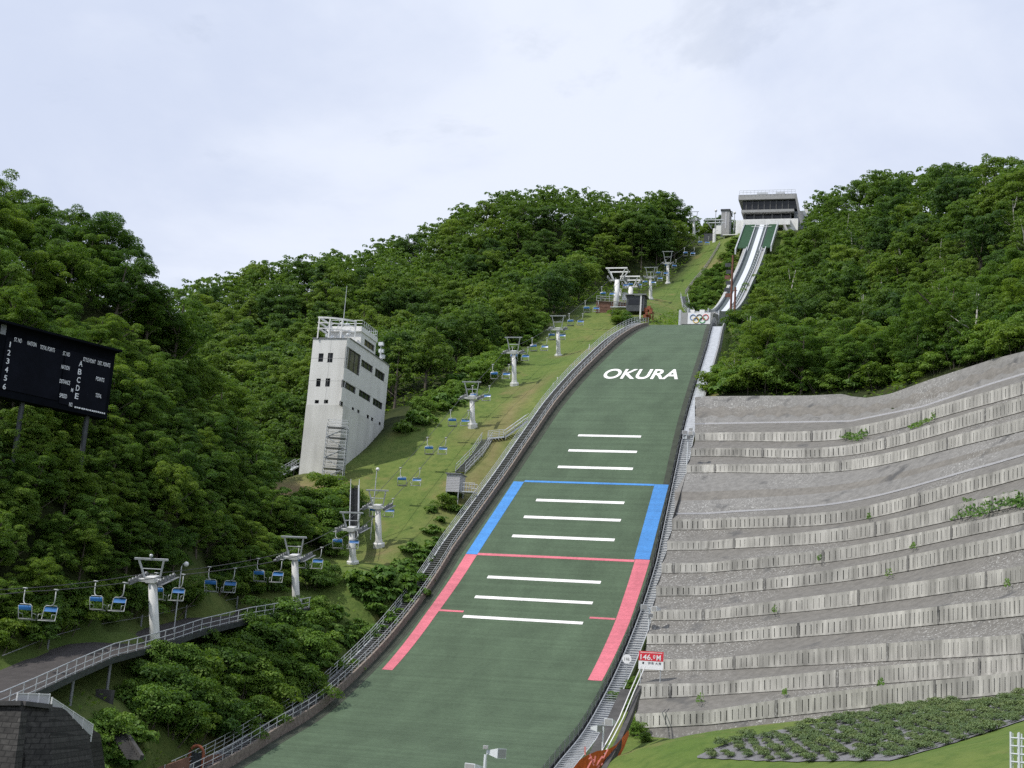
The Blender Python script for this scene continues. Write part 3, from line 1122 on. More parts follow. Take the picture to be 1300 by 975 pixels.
# drain channel and pipes in the gully below the stairs
gu = empty('drain_channel', land(135, 16), 'concrete drain channel with two white pipes below the aluminium stairway', 'channel')
mb = MB()
gp = [(762, 985, 106), (786, 938, 113), (800, 905, 119), (812, 870, 126)]
for a, b in zip(gp[:-1], gp[1:]):
    p, q = at(*a), at(*b)
    mb.bar(p - Ud * 0.35, q - Ud * 0.35, 0.4, 0.7)
mb.build('kerb', M['concrete_dark'], gu)
mb = MB()
gp = [(742, 985, 106), (760, 938, 113), (777, 906, 119), (795, 866, 126)]
for a, b in zip(gp[:-1], gp[1:]):
    p, q = at(*a), at(*b)
    mb.bar(p - Ud * 0.75, q - Ud * 0.75, 0.9, 0.3)
mb.build('channel_slab', M['concrete_dark'], gu)
for dx in (0, 5):
    pts = [at(x + dx, y, d) for x, y, d in ((762, 957, 109), (773, 937, 113), (786, 912, 117), (800, 878, 123), (814, 846, 129))]
    MB().tube(pts, 0.055, 8).build('pipe', M['white_paint'], gu, smooth=True)

# ------------------------------------------------------------------ in-run
inr = empty('inrun_track', hc(-60, 0, INZ(-60)), 'long white inrun track on a grey steel ramp dropping from the start house', 'inrun')
nin = np.arange(-109, 0.1, 2.0)


def ribbon(v0, v1, z0, z1, na=None, nb=None):
    mb = MB()
    q = nin if na is None else np.arange(na, nb + 0.01, 2.0)
    for i in range(len(q) - 1):
        a, b = q[i], q[i + 1]
        mb.hexa([hc(a, v0, INZ(a) + z0), hc(b, v0, INZ(b) + z0), hc(b, v1, INZ(b) + z0), hc(a, v1, INZ(a) + z0),
                 hc(a, v0, INZ(a) + z1), hc(b, v0, INZ(b) + z1), hc(b, v1, INZ(b) + z1), hc(a, v1, INZ(a) + z1)])
    return mb


ribbon(-3.0, 3.0, -3.4, -0.02).build('ramp_base', M['grey_panel'], inr)
ribbon(-1.9, 1.9, -0.018, 0.03).build('track_bed', M['track_dark'], inr)
ribbon(-0.62, 0.62, 0.033, 0.16).build('track', M['track_white'], inr)
ribbon(-2.1, -1.92, 0.0, 0.9, -92, 0).build('side_wall', M['galv'], inr)
ribbon(1.92, 2.1, 0.0, 0.8, -92, 0).build('side_wall', M['galv'], inr)
ribbon(2.9, 3.12, -1.9, 0.9, -92, -8).build('side_wall', M['galv'], inr)
for s in (-1, 1):
    mb = MB()
    for n in np.arange(-90, -4, 0.75):
        hbox(mb, n, n + 0.5, s * 2.15, s * 2.8, INZ(n) - 0.02, INZ(n) + 0.16)
    mb.build('steps', M['white_paint'], inr)
mb = MB()
for n in np.arange(-88, -6, 1.8):
    hbox(mb, n, n + 1.3, 1.38, 1.52, INZ(n) + 0.03, INZ(n) + 0.3)
mb.build('lamp_row', M['white_paint'], inr)
ribbon(-4.7, -1.9, 0.0, 0.25, -109, -93).build('green_net', M['net_green'], inr)
ribbon(1.9, 4.1, 0.0, 0.25, -109, -93).build('green_net', M['net_green'], inr)
ribbon(-5.05, -4.72, -0.9, 0.75, -109, -91).build('edge_beam', M['galv'], inr)
ribbon(4.12, 4.45, -0.9, 0.75, -109, -93).build('edge_beam', M['galv'], inr)
ribbon(-1.85, -1.6, 0.03, 0.5, -109, -91).build('rail', M['galv'], inr)
ribbon(1.3, 1.55, 0.03, 0.5, -109, -91).build('rail', M['galv'], inr)
mb = MB()
mb.tube([hc(-106, -2.6, INZ(-106) + 0.8), hc(-106, 2.9, INZ(-106) + 0.8)], 0.09, 8)
mb.build('start_bar', M['white_paint'], inr)
mb = MB()
hbox(mb, -6, 0.4, -3.3, 3.0, float(INZ(0)) - 6.5, float(INZ(0)) - 0.25)
mb.build('takeoff_table', M['grey_panel'], inr)
mb = MB()
hbox(mb, -14, 0.3, -3.75, -3.3, float(INZ(0)) - 4, float(INZ(0)) + 0.4)
mb.build('side_wall', M['galv'], inr)
mb = MB()
for zz_, vv_ in ((0.0, -0.1), (0.05, 1.9)):
    p = hc(-1.0, vv_ - 1.2, float(INZ(0)) + 0.35)
    mb.box(p, (0.5, 0.95, 0.7), (Hd, Vd, Ud))
mb.build('signal_lamp', M['white_paint'], inr)

zt = float(INZ(0))
sg = empty('rings_sign', hc(0.5, 0, zt - 2.3), 'white board with coloured interlocking rings on the front of the take-off table', 'sign')
mb = MB()
hbox(mb, 0.42, 0.55, -1.9, 2.6, zt - 2.6, zt - 0.25)
mb.build('board', M['sign_white'], sg)
mb = MB()
hbox(mb, 0.42, 0.52, -3.2, -1.95, zt - 2.6, zt - 0.25)
mb.build('side_board', M['grey_panel'], sg)


def ring(cv, cz, r, m):
    pts = [hc(0.6, cv + r * math.cos(t), cz + r * math.sin(t)) for t in np.linspace(0, 2 * math.pi, 25)]
    MB().tube(pts, 0.085, 6, cap=False).build('ring', m, sg)


for cv, cz, m in ((-0.85, zt - 1.25, 'ring_blue'), (0.4, zt - 1.25, 'ring_black'), (1.65, zt - 1.25, 'ring_red'), (-0.22, zt - 1.85, 'ring_yellow'), (1.02, zt - 1.85, 'ring_green')):
    ring(cv, cz, 0.55, M[m])

# ------------------------------------------------------------------ start house
NS = -112.0


def vz(px, py, n):
    p = on_n(px, py, n)
    return nv(p)[1], p[2]


sh_v0, sh_z0 = vz(944, 291, NS)
sh = empty('start_house', hc(NS, 0.5, sh_z0), 'white start house with a dark window band and grey flat roof on the hilltop', 'building')


def front_box(name, x0, y0, x1, y1, m, n=NS, depth=7.0, parent=None, extra=0.0):
    v0, za = vz(x0, (y0 + y1) / 2, n)
    v1, zb = vz(x1, (y0 + y1) / 2, n)
    vm, z1 = vz((x0 + x1) / 2, y0, n)
    vm, z0 = vz((x0 + x1) / 2, y1, n)
    mb = MB()
    hbox(mb, n - depth, n, v0, v1, z0 - extra, z1)
    return mb.build(name, m, sh if parent is None else parent), (v0, v1, z0, z1)


_, (fv0, fv1, fz0, fz1) = front_box('roof', 937.5, 246.5, 1011, 252.8, M['grey_panel'], NS + 0.5, 9)
front_box('window_band', 943, 253.0, 1012, 265.5, M['glass'], NS - 0.4, 7)
_, (bv0, bv1, bz0, bz1) = front_box('balcony', 941, 265.8, 1008, 269, M['grey_panel'], NS + 1.0, 8)
front_box('lower_window_band', 944, 269.2, 1005, 278, M['glass'], NS - 0.6, 7)
_, (pv0, pv1, pz0, pz1) = front_box('parapet', 943, 278, 1003, 285.5, M['white_paint'], NS + 1.6, 8)
front_box('wall', 934, 279.5, 944.5, 291, M['white_paint'], NS + 0.2, 8, extra=3)
front_box('wall', 994, 277.5, 1013, 296, M['white_paint'], NS + 0.1, 9, extra=3)
front_box('recess', 946, 285.8, 994, 290, M['dark_steel'], NS - 1.0, 6, extra=4)
mb = MB()
for v in np.linspace(fv0 + 2.2, fv1 - 2.2, 8):
    hbox(mb, NS - 0.38, NS - 0.2, v - 0.1, v + 0.1, bz1, fz0)
mb.build('mullions', M['frame_dark'], sh)
mb = MB()
for v in np.linspace(bv0 + 1, bv1 - 1, 6):
    hbox(mb, NS - 0.55, NS - 0.1, v - 0.18, v + 0.18, pz1, bz0)
mb.build('columns', M['frame_dark'], sh)
mb = MB()
mb.bar(hc(NS + 1.2, fv1 - 0.2, fz1 - 0.4), hc(NS + 0.6, fv1 + 1.6, pz0 + 0.5), 0.5)
mb.bar(hc(NS + 1.4, pv1 - 1.6, pz0), hc(NS + 5.0, pv1 + 0.2, pz0 - 4.6), 0.5)
mb.build('strut', M['grey_panel'], sh)
mb = MB()
hbox(mb, NS - 7.5, NS - 1.2, fv1 - 0.6, fv1 + 1.9, pz0 - 3, bz1)
mb.build('rear_block', M['galv_dark'], sh)
mb = MB()
hbox(mb, NS - 5, NS - 4, fv1 + 1.9, fv1 + 2.9, bz1 - 0.5, fz0 + 0.2)
mb.build('chimney', M['white_paint'], sh)
rr = MB()
for hh in (0.55, 1.1):
    rr.tube([hc(NS + 0.8, fv0 + 0.3, fz1 + hh), hc(NS + 0.8, fv1 - 0.3, fz1 + hh)], 0.04, 5)
for v in np.linspace(fv0 + 0.3, fv1 - 0.3, 16):
    rr.tube([hc(NS + 0.8, v, fz1), hc(NS + 0.8, v, fz1 + 1.1)], 0.04, 5)
rr.build('roof_railing', M['galv'], sh)
mb = MB()
hbox(mb, NS - 4, NS - 1, fv0 + 5, fv0 + 8, fz1, fz1 + 1.1)
hbox(mb, NS - 5, NS - 2, fv1 - 6, fv1 - 3.5, fz1, fz1 + 1.5)
mb.build('roof_unit', M['galv'], sh)

# grey lift shaft tower left of the start house
p = on_n(921, 290, -114)
v_, z_ = nv(p)[1], p[2]
ls = empty('elevator_tower', hc(-115, v_, z_ - 1), 'grey concrete elevator tower standing left of the start house', 'tower')
mb = MB()
hbox(mb, -118.5, -114, v_ - 1.35, v_ + 1.0, z_ - 3, z_ + 5.4)
mb.build('shaft', M['grey_panel'], ls)
mb = MB()
hbox(mb, -118.8, -113.7, v_ - 1.55, v_ + 1.2, z_ + 5.4, z_ + 5.75)
mb.build('roof', M['dark_steel'], ls)
mb = MB()
hbox(mb, -114, -113.93, v_ - 0.2, v_ + 0.2, z_, z_ + 5)
mb.build('glazing_strip', M['fence_white'], ls)

# ------------------------------------------------------------------ rust-brown mast beside the in-run
for k, (x0, y0, x1, y1, D, lab) in enumerate([(934.5, 318, 927, 412, 288, 'tall rust brown mast with dark flags beside the take-off end of the inrun'),
                                            (938, 362, 932, 408, 286, 'short rust brown mast beside the white inrun track')]):
    b = at(x1, y1, D)
    t = at(x0, y0, D)
    hgt = t[2] - b[2]
    ma = empty('signal_mast', b, lab, 'mast')
    mb = MB()
    mb.tube([b - Ud * 4, b + Ud * hgt], [0.26, 0.2], 8)
    mb.build('pole', M['rust_dark'], ma)
    if k == 0:
        for j, f in enumerate((0.42, 0.50, 0.60, 0.68, 0.76, 0.86)):
            mb = MB()
            c = b + Ud * hgt * f
            mb.box(c - Vd * (0.7 + 0.25 * (j % 2)), (0.12, 1.1, 0.8), (Hd, Vd, Ud))
            mb.bar(c, c - Vd * 0.8, 0.08)
            mb.build('flag', M['dark_steel'] if j % 3 else M['rust_dark'], ma)
    else:
        mb = MB()
        mb.bar(b + Ud * hgt * 0.9 - Vd * 0.6, b + Ud * hgt * 0.9 + Vd * 0.4, 0.12)
        mb.build('crossarm', M['rust_dark'], ma)

# ------------------------------------------------------------------ judges' tower
jp = at(428.5, 589, 198.5)
NF, VR = nv(jp)
VLf = nv(on_n(380, 599, NF))[1]
NB = nv(on_v(485.5, 557, VR))[0]
ZB = jp[2]
ZR = on_n(437, 430, NF)[2]
ZL = on_n(432.5, 514, NF)[2]
jt = empty('judges_tower', hc(NF, (VR + VLf) / 2, ZB), 'tall white concrete judges tower with dark windows beside the grass slope', 'tower')
cuts = []


def wall_open(mb, o, ux, uz, W, H, ops, depth, nrm):
    xs = sorted({0.0, W, *[a for r in ops for a in (r[0], r[2])]})
    zs = sorted({0.0, H, *[a for r in ops for a in (r[1], r[3])]})
    o, ux, uz, nrm = map(np.array, (o, ux, uz, nrm))
    P = lambda x, z, d=0: o + ux * x + uz * z - nrm * d
    for i in range(len(xs) - 1):
        for j in range(len(zs) - 1):
            cx, cz = (xs[i] + xs[i + 1]) / 2, (zs[j] + zs[j + 1]) / 2
            if any(r[0] < cx < r[2] and r[1] < cz < r[3] for r in ops):
                continue
            mb.quad(P(xs[i], zs[j]), P(xs[i + 1], zs[j]), P(xs[i + 1], zs[j + 1]), P(xs[i], zs[j + 1]))
    for x0, z0, x1, z1 in ops:
        for (a, b) in (((x0, z0), (x1, z0)), ((x1, z0), (x1, z1)), ((x1, z1), (x0, z1)), ((x0, z1), (x0, z0))):
            mb.quad(P(*a), P(*b), P(*b, depth), P(*a, depth))
    return P


def r3(x, y):                                # zoom-crop pixels of the tower study -> photo pixels
    return 340 + x / 3.75, 380 + y / 3.75


def op_side(x0, y0, x1, y1):
    a, b = on_v(*r3(x0, y0), VR), on_v(*r3(x1, y1), VR)
    return (NF - nv(a)[0], b[2] - ZL, NF - nv(b)[0], a[2] - ZL)


def op_front(x0, y0, x1, y1):
    a, b = on_n(*r3(x0, y0), NF), on_n(*r3(x1, y1), NF)
    return (nv(a)[1] - VLf, b[2] - ZL, nv(b)[1] - VLf, a[2] - ZL)


side_ops = [op_side(*q) for q in ((379, 224, 433, 366), (447, 284, 497, 352), (513, 326, 553, 394), (359, 384, 416, 452), (436, 427, 486, 491), (502, 468, 543, 527),
                                  (348, 484, 357, 509), (401, 511, 410, 536), (427, 523, 436, 549), (472, 547, 481, 573), (492, 560, 501, 585), (529, 582, 537, 607))]
front_ops = [op_front(*q) for q in ((243, 257, 262, 298), (287, 255, 307, 301), (232, 377, 249, 416), (276, 376, 294, 416), (224, 479, 242, 496), (268, 478, 286, 496))]
WF, WS, HB = VR - VLf, NF - NB, ZR - ZL
mb = MB()
Pf = wall_open(mb, hc(NF, VLf, ZL), Vd, Ud, WF, HB, front_ops, 0.22, Hd)
Ps = wall_open(mb, hc(NF, VR, ZL), -Hd, Ud, WS, HB, side_ops, 0.22, Vd)
mb.quad(hc(NF, VLf, ZL), hc(NF, VLf, ZR), hc(NB, VLf, ZR), hc(NB, VLf, ZL))
mb.quad(hc(NB, VR, ZL), hc(NB, VR, ZR), hc(NB, VLf, ZR), hc(NB, VLf, ZL))
mb.quad(hc(NF, VLf, ZR - 0.1), hc(NF, VR, ZR - 0.1), hc(NB, VR, ZR - 0.1), hc(NB, VLf, ZR - 0.1))
mb.build('wall', M['concrete_white'], jt)


def windows(ops, P, ux, nrm):
    for i, (x0, z0, x1, z1) in enumerate(ops):
        big = (x1 - x0) > 1.4
        mb = MB()
        w = 0.09 if big else 0.06
        for a, b in (((x0, z0), (x1, z0)), ((x1, z0), (x1, z1)), ((x1, z1), (x0, z1)), ((x0, z1), (x0, z0))):
            mb.bar(P(*a, 0.12), P(*b, 0.12), 0.1, w * 2)
        nm = 3 if big else 0
        for k in range(1, nm):
            xk = x0 + (x1 - x0) * k / nm
            mb.bar(P(xk, z0, 0.13), P(xk, z1, 0.13), 0.06, 0.07)
        f = mb.build('window', M['frame_dark'], jt)
        MB().quad(P(x0, z0, 0.19), P(x1, z0, 0.19), P(x1, z1, 0.19), P(x0, z1, 0.19)).build('pane', M['glass_brown'] if (big and i == 0) else M['glass'], f)


windows(front_ops, Pf, Vd, Hd)
windows(side_ops, Ps, -Hd, Vd)
mb = MB()                                    # raw concrete plinth, 3 mm proud of the wall above
hbox(mb, NB - 0.03, NF + 0.03, VLf - 0.03, VR + 0.03, ZB - 6, ZL)
mb.build('plinth', M['concrete_raw'], jt)
mb = MB()                                    # roof edge
for a, b in (((NF, VLf), (NF, VR)), ((NF, VR), (NB, VR)), ((NB, VR), (NB, VLf)), ((NB, VLf), (NF, VLf))):
    p, q = hc(*a, ZR + 0.06), hc(*b, ZR + 0.06)
    d = (q - p) / np.linalg.norm(q - p)
    mb.bar(p - d * 0.1, q + d * 0.1, 0.24, 0.12)
mb.build('roof_edge', M['galv_dark'], jt)
mb = MB()
for a, b in (((0.5 * WF, 0.02), (0.5 * WF, HB - 0.02)), ((0.0, HB * 0.36), (WF, HB * 0.36)), ((0.0, HB * 0.70), (WF, HB * 0.70))):
    mb.bar(Pf(*a, -0.002), Pf(*b, -0.002), 0.012, 0.03)
for z_ in (0.36, 0.70):
    mb.bar(Ps(0.0, HB * z_, -0.002), Ps(WS, HB * z_, -0.002), 0.03, 0.012)
mb.build('panel_joint', M['grey_panel'], jt)
# penthouse
pa = on_v(*r3(447, 152), VR - 0.0)
npf, zp = nv(pa)[0], pa[2] - 0.1
npb = nv(on_v(*r3(519, 182), VR))[0]
ZP = zp
pz_ops = []
a_, b_ = on_v(*r3(462, 188), VR), on_v(*r3(505, 250), VR)
pz_ops.append((npf - nv(a_)[0], b_[2] - ZR, npf - nv(b_)[0], a_[2] - ZR))
mb = MB()
Pp = wall_open(mb, hc(npf, VR - 0.01, ZR), -Hd, Ud, npf - npb, ZP - ZR, pz_ops, 0.2, Vd)
mb.quad(hc(npf, VLf + 0.6, ZR), hc(npf, VR - 0.01, ZR), hc(npf, VR - 0.01, ZP), hc(npf, VLf + 0.6, ZP))
mb.quad(hc(npf, VLf + 0.6, ZR), hc(npb, VLf + 0.6, ZR), hc(npb, VLf + 0.6, ZP), hc(npf, VLf + 0.6, ZP))
mb.quad(hc(npb, VLf + 0.6, ZR), hc(npb, VR - 0.01, ZR), hc(npb, VR - 0.01, ZP), hc(npb, VLf + 0.6, ZP))
mb.quad(hc(npf, VLf + 0.6, ZP), hc(npf, VR - 0.01, ZP), hc(npb, VR - 0.01, ZP), hc(npb, VLf + 0.6, ZP))
mb.build('penthouse', M['concrete_white'], jt)
windows(pz_ops, Pp, -Hd, Vd)
mb = MB()
hbox(mb, npb - 0.1, npf + 0.4, VLf + 0.3, VR + 0.12, ZP, ZP + 0.75)
mb.build('penthouse_parapet', M['white_paint'], jt)
mb = MB()
for hh in (0.5, 1.0):
    mb.tube([hc(npf, VLf + 0.8, ZP + 0.75 + hh), hc(npf, VR, ZP + 0.75 + hh), hc(npb, VR, ZP + 0.75 + hh), hc(npb, VLf + 0.8, ZP + 0.75 + hh)], 0.035, 5)
for f in np.linspace(0, 1, 9):
    q = hc(npf + (npb - npf) * f, VR, ZP + 0.75)
    mb.tube([q, q + Ud * 1.0], 0.035, 5)
for f in np.linspace(0, 1, 5):
    q = hc(npf, VLf + 0.8 + (VR - VLf - 0.8) * f, ZP + 0.75)
    mb.tube([q, q + Ud * 1.0], 0.035, 5)
mb.build('roof_railing', M['galv'], jt)
# white steel canopy frame in front of the penthouse
mb = MB()
ztop = on_n(*r3(240, 88), NF)[2]
zs_ = [ztop, on_n(*r3(240, 112), NF)[2], on_n(*r3(240, 139), NF)[2]]
nlen = NF - npf
for k, zz_ in enumerate(zs_):
    mb.bar(hc(NF - 0.1, VLf + 0.75, zz_), hc(npf + 0.3, VLf + 0.75, zz_), 0.22, 0.22)
    pts = [hc(NF + 0.25 - 0.55 * nlen * (f ** 2), VLf + 0.55 + (VR - VLf - 0.7) * f, zz_ - 0.02) for f in np.linspace(0, 1, 7)]
    for a, b in zip(pts[:-1], pts[1:]):
        mb.bar(a, b, 0.2, 0.24 if k == 0 else 0.14)
for f in (0.0, 0.33, 0.66, 1.0):
    q = hc(NF + 0.25 - 0.55 * nlen * (f ** 2), VLf + 0.75 + (VR - VLf - 0.9) * f, ZR)
    mb.bar(q, q + Ud * (ztop - ZR), 0.16, 0.16, up=Hd)
mb.build('canopy_frame', M['white_paint'], jt)
mb = MB()
for i in range(26):
    f, g = rng.random(), rng.random()
    q = hc(NF - 0.4 - g * (nlen - 1.0), VLf + 1.2 + f * (VR - VLf - 1.6), ZR + 0.4 + rng.random() * (ztop - ZR - 0.5))
    mb.tube([q, q + Vd * rng.uniform(-.5, .5) + Ud * rng.uniform(-.6, .6)], 0.06, 5)
    if i % 2:
        mb.ball(q, 0.24, 8, 5)
mb.build('floodlight_cluster', M['speaker_grey'], jt)
q = hc(npf - 1.0, VLf + 2.2, ZP)
ant = on_n(423.5, 363, npf - 1.0)[2]
MB().tube([q, np.array([q[0], q[1], ant])], [0.07, 0.03], 6).build('antenna', M['galv'], jt)
mb = MB()
for f, zz_ in ((0.80, 2.6), (0.82, 1.6), (0.86, 0.9)):
    q = hc(NF - WS * f, VR - 0.35, ZR + zz_)
    mb.box(q, (0.55, 0.7, 0.5), (Hd, Vd, Ud))
    mb.bar(np.array([q[0], q[1], ZR]), q, 0.1)
mb.build('loudspeaker', M['speaker_grey'], jt)


def scaffold(name, px0, px1, pyt, pyb, D, levels, lab, depth=1.6, m='galv'):
    b0, b1 = at(px0, pyb, D), at(px1, pyb, D)
    top = at((px0 + px1) / 2, pyt, D)[2]
    ux = (b1 - b0) * np.array([1, 1, 0])
    W = np.linalg.norm(ux)
    ux /= W
    uy = np.array([-ux[1], ux[0], 0])
    base = min(b0[2], b1[2])
    b0 = np.array([b0[0], b0[1], base])
    t = empty(name, (b0 + ux * W / 2), lab, 'scaffold')
    H = top - base
    for i, j in ((0, 0), (1, 0), (0, 1), (1, 1)):
        q = b0 + ux * W * i + uy * depth * j
        MB().tube([q - Ud * 2, q + Ud * H], 0.055, 6).build('upright', M[m], t)
    for k in range(levels + 1):
        z = H * (k + 0.4) / (levels + 0.6)
        mb = MB()
        q = b0 + Ud * z
        mb.box(q + ux * W / 2 + uy * depth / 2, (W, depth, 0.07), (ux, uy, Ud))
        mb.build('deck', M['galv_dark'], t)
        mb = MB()
        for hh in (0.5, 1.0):
            for a, b in (((0, 0), (1, 0)), ((1, 0), (1, 1)), ((0, 1), (1, 1)), ((0, 0), (0, 1))):
                mb.tube([q + ux * W * a[0] + uy * depth * a[1] + Ud * hh, q + ux * W * b[0] + uy * depth * b[1] + Ud * hh], 0.035, 5)
        dz = H / (levels + 0.6)
        if k < levels:
            s = k % 2
            mb.bar(q + ux * W * s, q + ux * W * (1 - s) + Ud * dz, 0.05, 0.05)
            mb.bar(q + ux * W * s + uy * 0.4, q + ux * W * (1 - s) + uy * 0.4 + Ud * dz, 0.4, 0.06)
        mb.build('guard_rail', M[m], t)
    return t


scaffold('scaffold_tower', 408, 434, 536, 612, 195.5, 5, 'slim silver scaffold tower at the front corner of the judges tower')
# dark stair ladder below the tower
a, b = at(449, 668, 172), at(450, 617, 188)
la = empty('steel_staircase', a, 'steep dark steel staircase with pale stringers below the judges tower', 'stairs')
d = (b - a)
L_ = np.linalg.norm(d)
d /= L_
for s in (-1, 1):
    mb = MB()
    mb.bar(a + Vd * s * 0.55 - d * 4, b + Vd * s * 0.55, 0.1, 0.28)
    mb.bar(a + Vd * s * 0.6 - d * 4 + Ud * 0.9, b + Vd * s * 0.6 + Ud * 0.9, 0.05, 0.05)
    for f in np.linspace(0, 1, 9):
        q = a + d * (L_ + 4) * f - d * 4 + Vd * s * 0.6
        mb.bar(q, q + Ud * 0.9, 0.05, 0.05)
    mb.build('railing', M['galv'], la)
for f in np.arange(-4, L_, 0.45):
    MB().box(a + d * f + Ud * 0.1, (0.3, 1.0, 0.06), (Hd, Vd, Ud)).build('tread', M['dark_steel'], la)
mb = MB()
mb.bar(a - d * 4 - Ud * 0.25, b - Ud * 0.25, 1.0, 0.12)
mb.build('underside', M['dark_steel'], la)
# small gantry left of the tower
a, b = at(352, 606, 203), at(377, 592, 206)
ga = empty('footbridge', a, 'short grey footbridge with railings leading left from the judges tower', 'footbridge')
mb = MB()
mb.bar(a, b, 1.2, 0.15)
mb.build('deck', M['galv'], ga)
for s in (-1, 1):
    mb = MB()
    o_ = np.cross((b - a) / np.linalg.norm(b - a), Ud) * 0.6 * s
    for hh in (0.55, 1.1):
        mb.tube([a + o_ + Ud * hh, b + o_ + Ud * hh], 0.04, 5)
    for f in np.linspace(0, 1, 7):
        q = a + (b - a) * f + o_
        mb.tube([q, q + Ud * 1.1], 0.04, 5)
    mb.build('railing', M['galv'], ga)
mb = MB()
for f in (0.15, 0.85):
    q = a + (b - a) * f
    mb.tube([q - Ud * 4, q], 0.07, 6)
mb.build('legs', M['galv_dark'], ga)

# ------------------------------------------------------------------ scoreboard
sbD = lambda px: np.interp(px, [-140, 145], [118, 134])
def sb(px, py, off=0.0):
    return at(px, py, sbD(px) - off)
# plane of the board: from four corners
c_tr, c_br = sb(145, 449), sb(134, 529)
c_tl = sb(6, 406)
wv = (c_tl - c_tr) * np.array([1, 1, 0])
ux = -wv / np.linalg.norm(wv)                # to the right along the board
uy = Ud.copy()
nrm = np.cross(ux, uy)
if nrm @ (CAM - c_tr) < 0:
    nrm = -nrm
o_sb = c_br
Wsb = np.linalg.norm(wv) * 2.05
Hsb = c_tr[2] - c_br[2]


def on_board(px, py):
    d = ray(px, py)
    t = ((c_tr - CAM) @ nrm) / (d @ nrm)
    q = CAM + d * t
    return (q - c_tr) @ ux, q[2] - c_tr[2]


xr, zt_ = on_board(145, 449)
_, zb1 = on_board(134, 529)
xl0, ztl = on_board(6, 406)
_, zbl = on_board(3, 500)
sbt = empty('scoreboard', c_tr + ux * (-Wsb / 2) + Ud * (zb1 - 3), 'large black electronic scoreboard with white lettering standing among the trees', 'scoreboard')
BP = lambda x, z, d=0.0: c_tr + ux * x + Ud * z + nrm * d


def bbox(mb, x0, x1, z0, z1, d0, d1):
    return mb.hexa([BP(x0, z0, d0), BP(x1, z0, d0), BP(x1, z0, d1), BP(x0, z0, d1), BP(x0, z1, d0), BP(x1, z1, d0), BP(x1, z1, d1), BP(x0, z1, d1)])


zlow = min(zb1, zbl)
bbox(MB(), -Wsb, 0.15, zlow - 0.2, 0.1, -1.4, 0.0).build('cabinet', M['black_frame'], sbt)
px_mid = on_board(78, 470)[0]
bbox(MB(), xl0 + 0.4, px_mid, zlow + 0.5, -0.9, 0.003, 0.08).build('display_panel', M['black_board'], sbt)
bbox(MB(), px_mid + 0.15, -0.2, zlow + 0.3, -0.75, 0.003, 0.08).build('display_panel', M['black_board'], sbt)
bbox(MB(), -Wsb - 0.1, 0.3, 0.1, 0.3, -1.6, 0.9).build('canopy', M['black_frame'], sbt)
for x in (-1.5, -Wsb * 0.35, -Wsb * 0.7):
    q = BP(x, zlow, -0.7)
    MB().tube([q - Ud * 9, q], 0.25, 8).build('leg', M['dark_steel'], sbt)


def sbz(x, y):
    return 0 + x / 5.736, 390 + y / 5.736


def sb_text(s, x0, y0, x1, y1, h):
    a, b = on_board(*sbz(x0, y0)), on_board(*sbz(x1, y1))
    cx, cz = (a[0] + b[0]) / 2, (a[1] + b[1]) / 2
    text_on(s, BP(cx, cz, 0.09), ux, Ud, abs(b[0] - a[0]), h, M['letter'], sbt, offset=0.012, lift=0.01)


u = 1 / 5.736 * 130 / 1800                    # metres per study pixel
for s, x, y in (('1', 70, 272), ('2', 61, 332), ('3', 53, 393), ('4', 44, 455), ('5', 36, 516), ('6', 28, 578)):
    w_ = 4 if s == '1' else 11
    sb_text(s, x - w_, y, x + w_, y, 40 * u)
for s, x, y in (('A', 585, 412), ('B', 577, 471), ('C', 569, 530), ('D', 562, 589), ('E', 555, 648)):
    sb_text(s, x - 13, y, x + 13, y, 42 * u)
for s, x0, x1, y0, y1 in (('ST. NO', 100, 155, 236, 246), ('NATION', 196, 262, 262, 274), ('TOTAL POINTS', 288, 395, 292, 312), ('ST. NO', 455, 505, 336, 346),
                          ('NATION', 443, 503, 434, 446), ('DISTANCE', 430, 506, 538, 552), ('SPEED', 430, 483, 640, 652), ('M', 514, 528, 603, 606),
                          ('STYLE POINT', 602, 692, 380, 398), ('DIST. POINTS', 708, 798, 406, 424), ('POINTS', 695, 755, 520, 532), ('TOTAL', 692, 735, 640, 650),
                          ('NO.', 500, 525, 706, 712)):
    sb_text(s, x0, y0, x1, y1, 30 * u)
mb = MB()
xx, zc_ = on_board(*sbz(540, 722))[0], on_board(*sbz(650, 752))[1]
xe = on_board(*sbz(765, 778))[0]
while xx < xe:
    w_ = rng.uniform(0.10, 0.2)
    bbox(mb, xx, min(xx + w_, xe), zc_ - 0.05, zc_ + 0.08, 0.003, 0.1)
    xx += w_ + rng.uniform(0.03, 0.10)
mb.build('caption_line', M['letter'], sbt)
bbox(MB(), on_board(*sbz(15, 190))[0] - 0.2, on_board(*sbz(40, 190))[0], on_board(*sbz(25, 200))[1], on_board(*sbz(35, 105))[1], 0.003, 0.05).build('corner_plate', M['galv_dark'], sbt)
# ------------------------------------------------------------------ chairlift
LEAN = R(19)
ORD = ['lowest', 'second lowest', 'third lowest', 'fourth lowest', 'fifth lowest', 'sixth lowest', 'seventh lowest']
COLN = lambda n: np.interp(n, [-112, -60, -20, 20, 200], [-15.5, -18.5, -21.5, -22, -22])


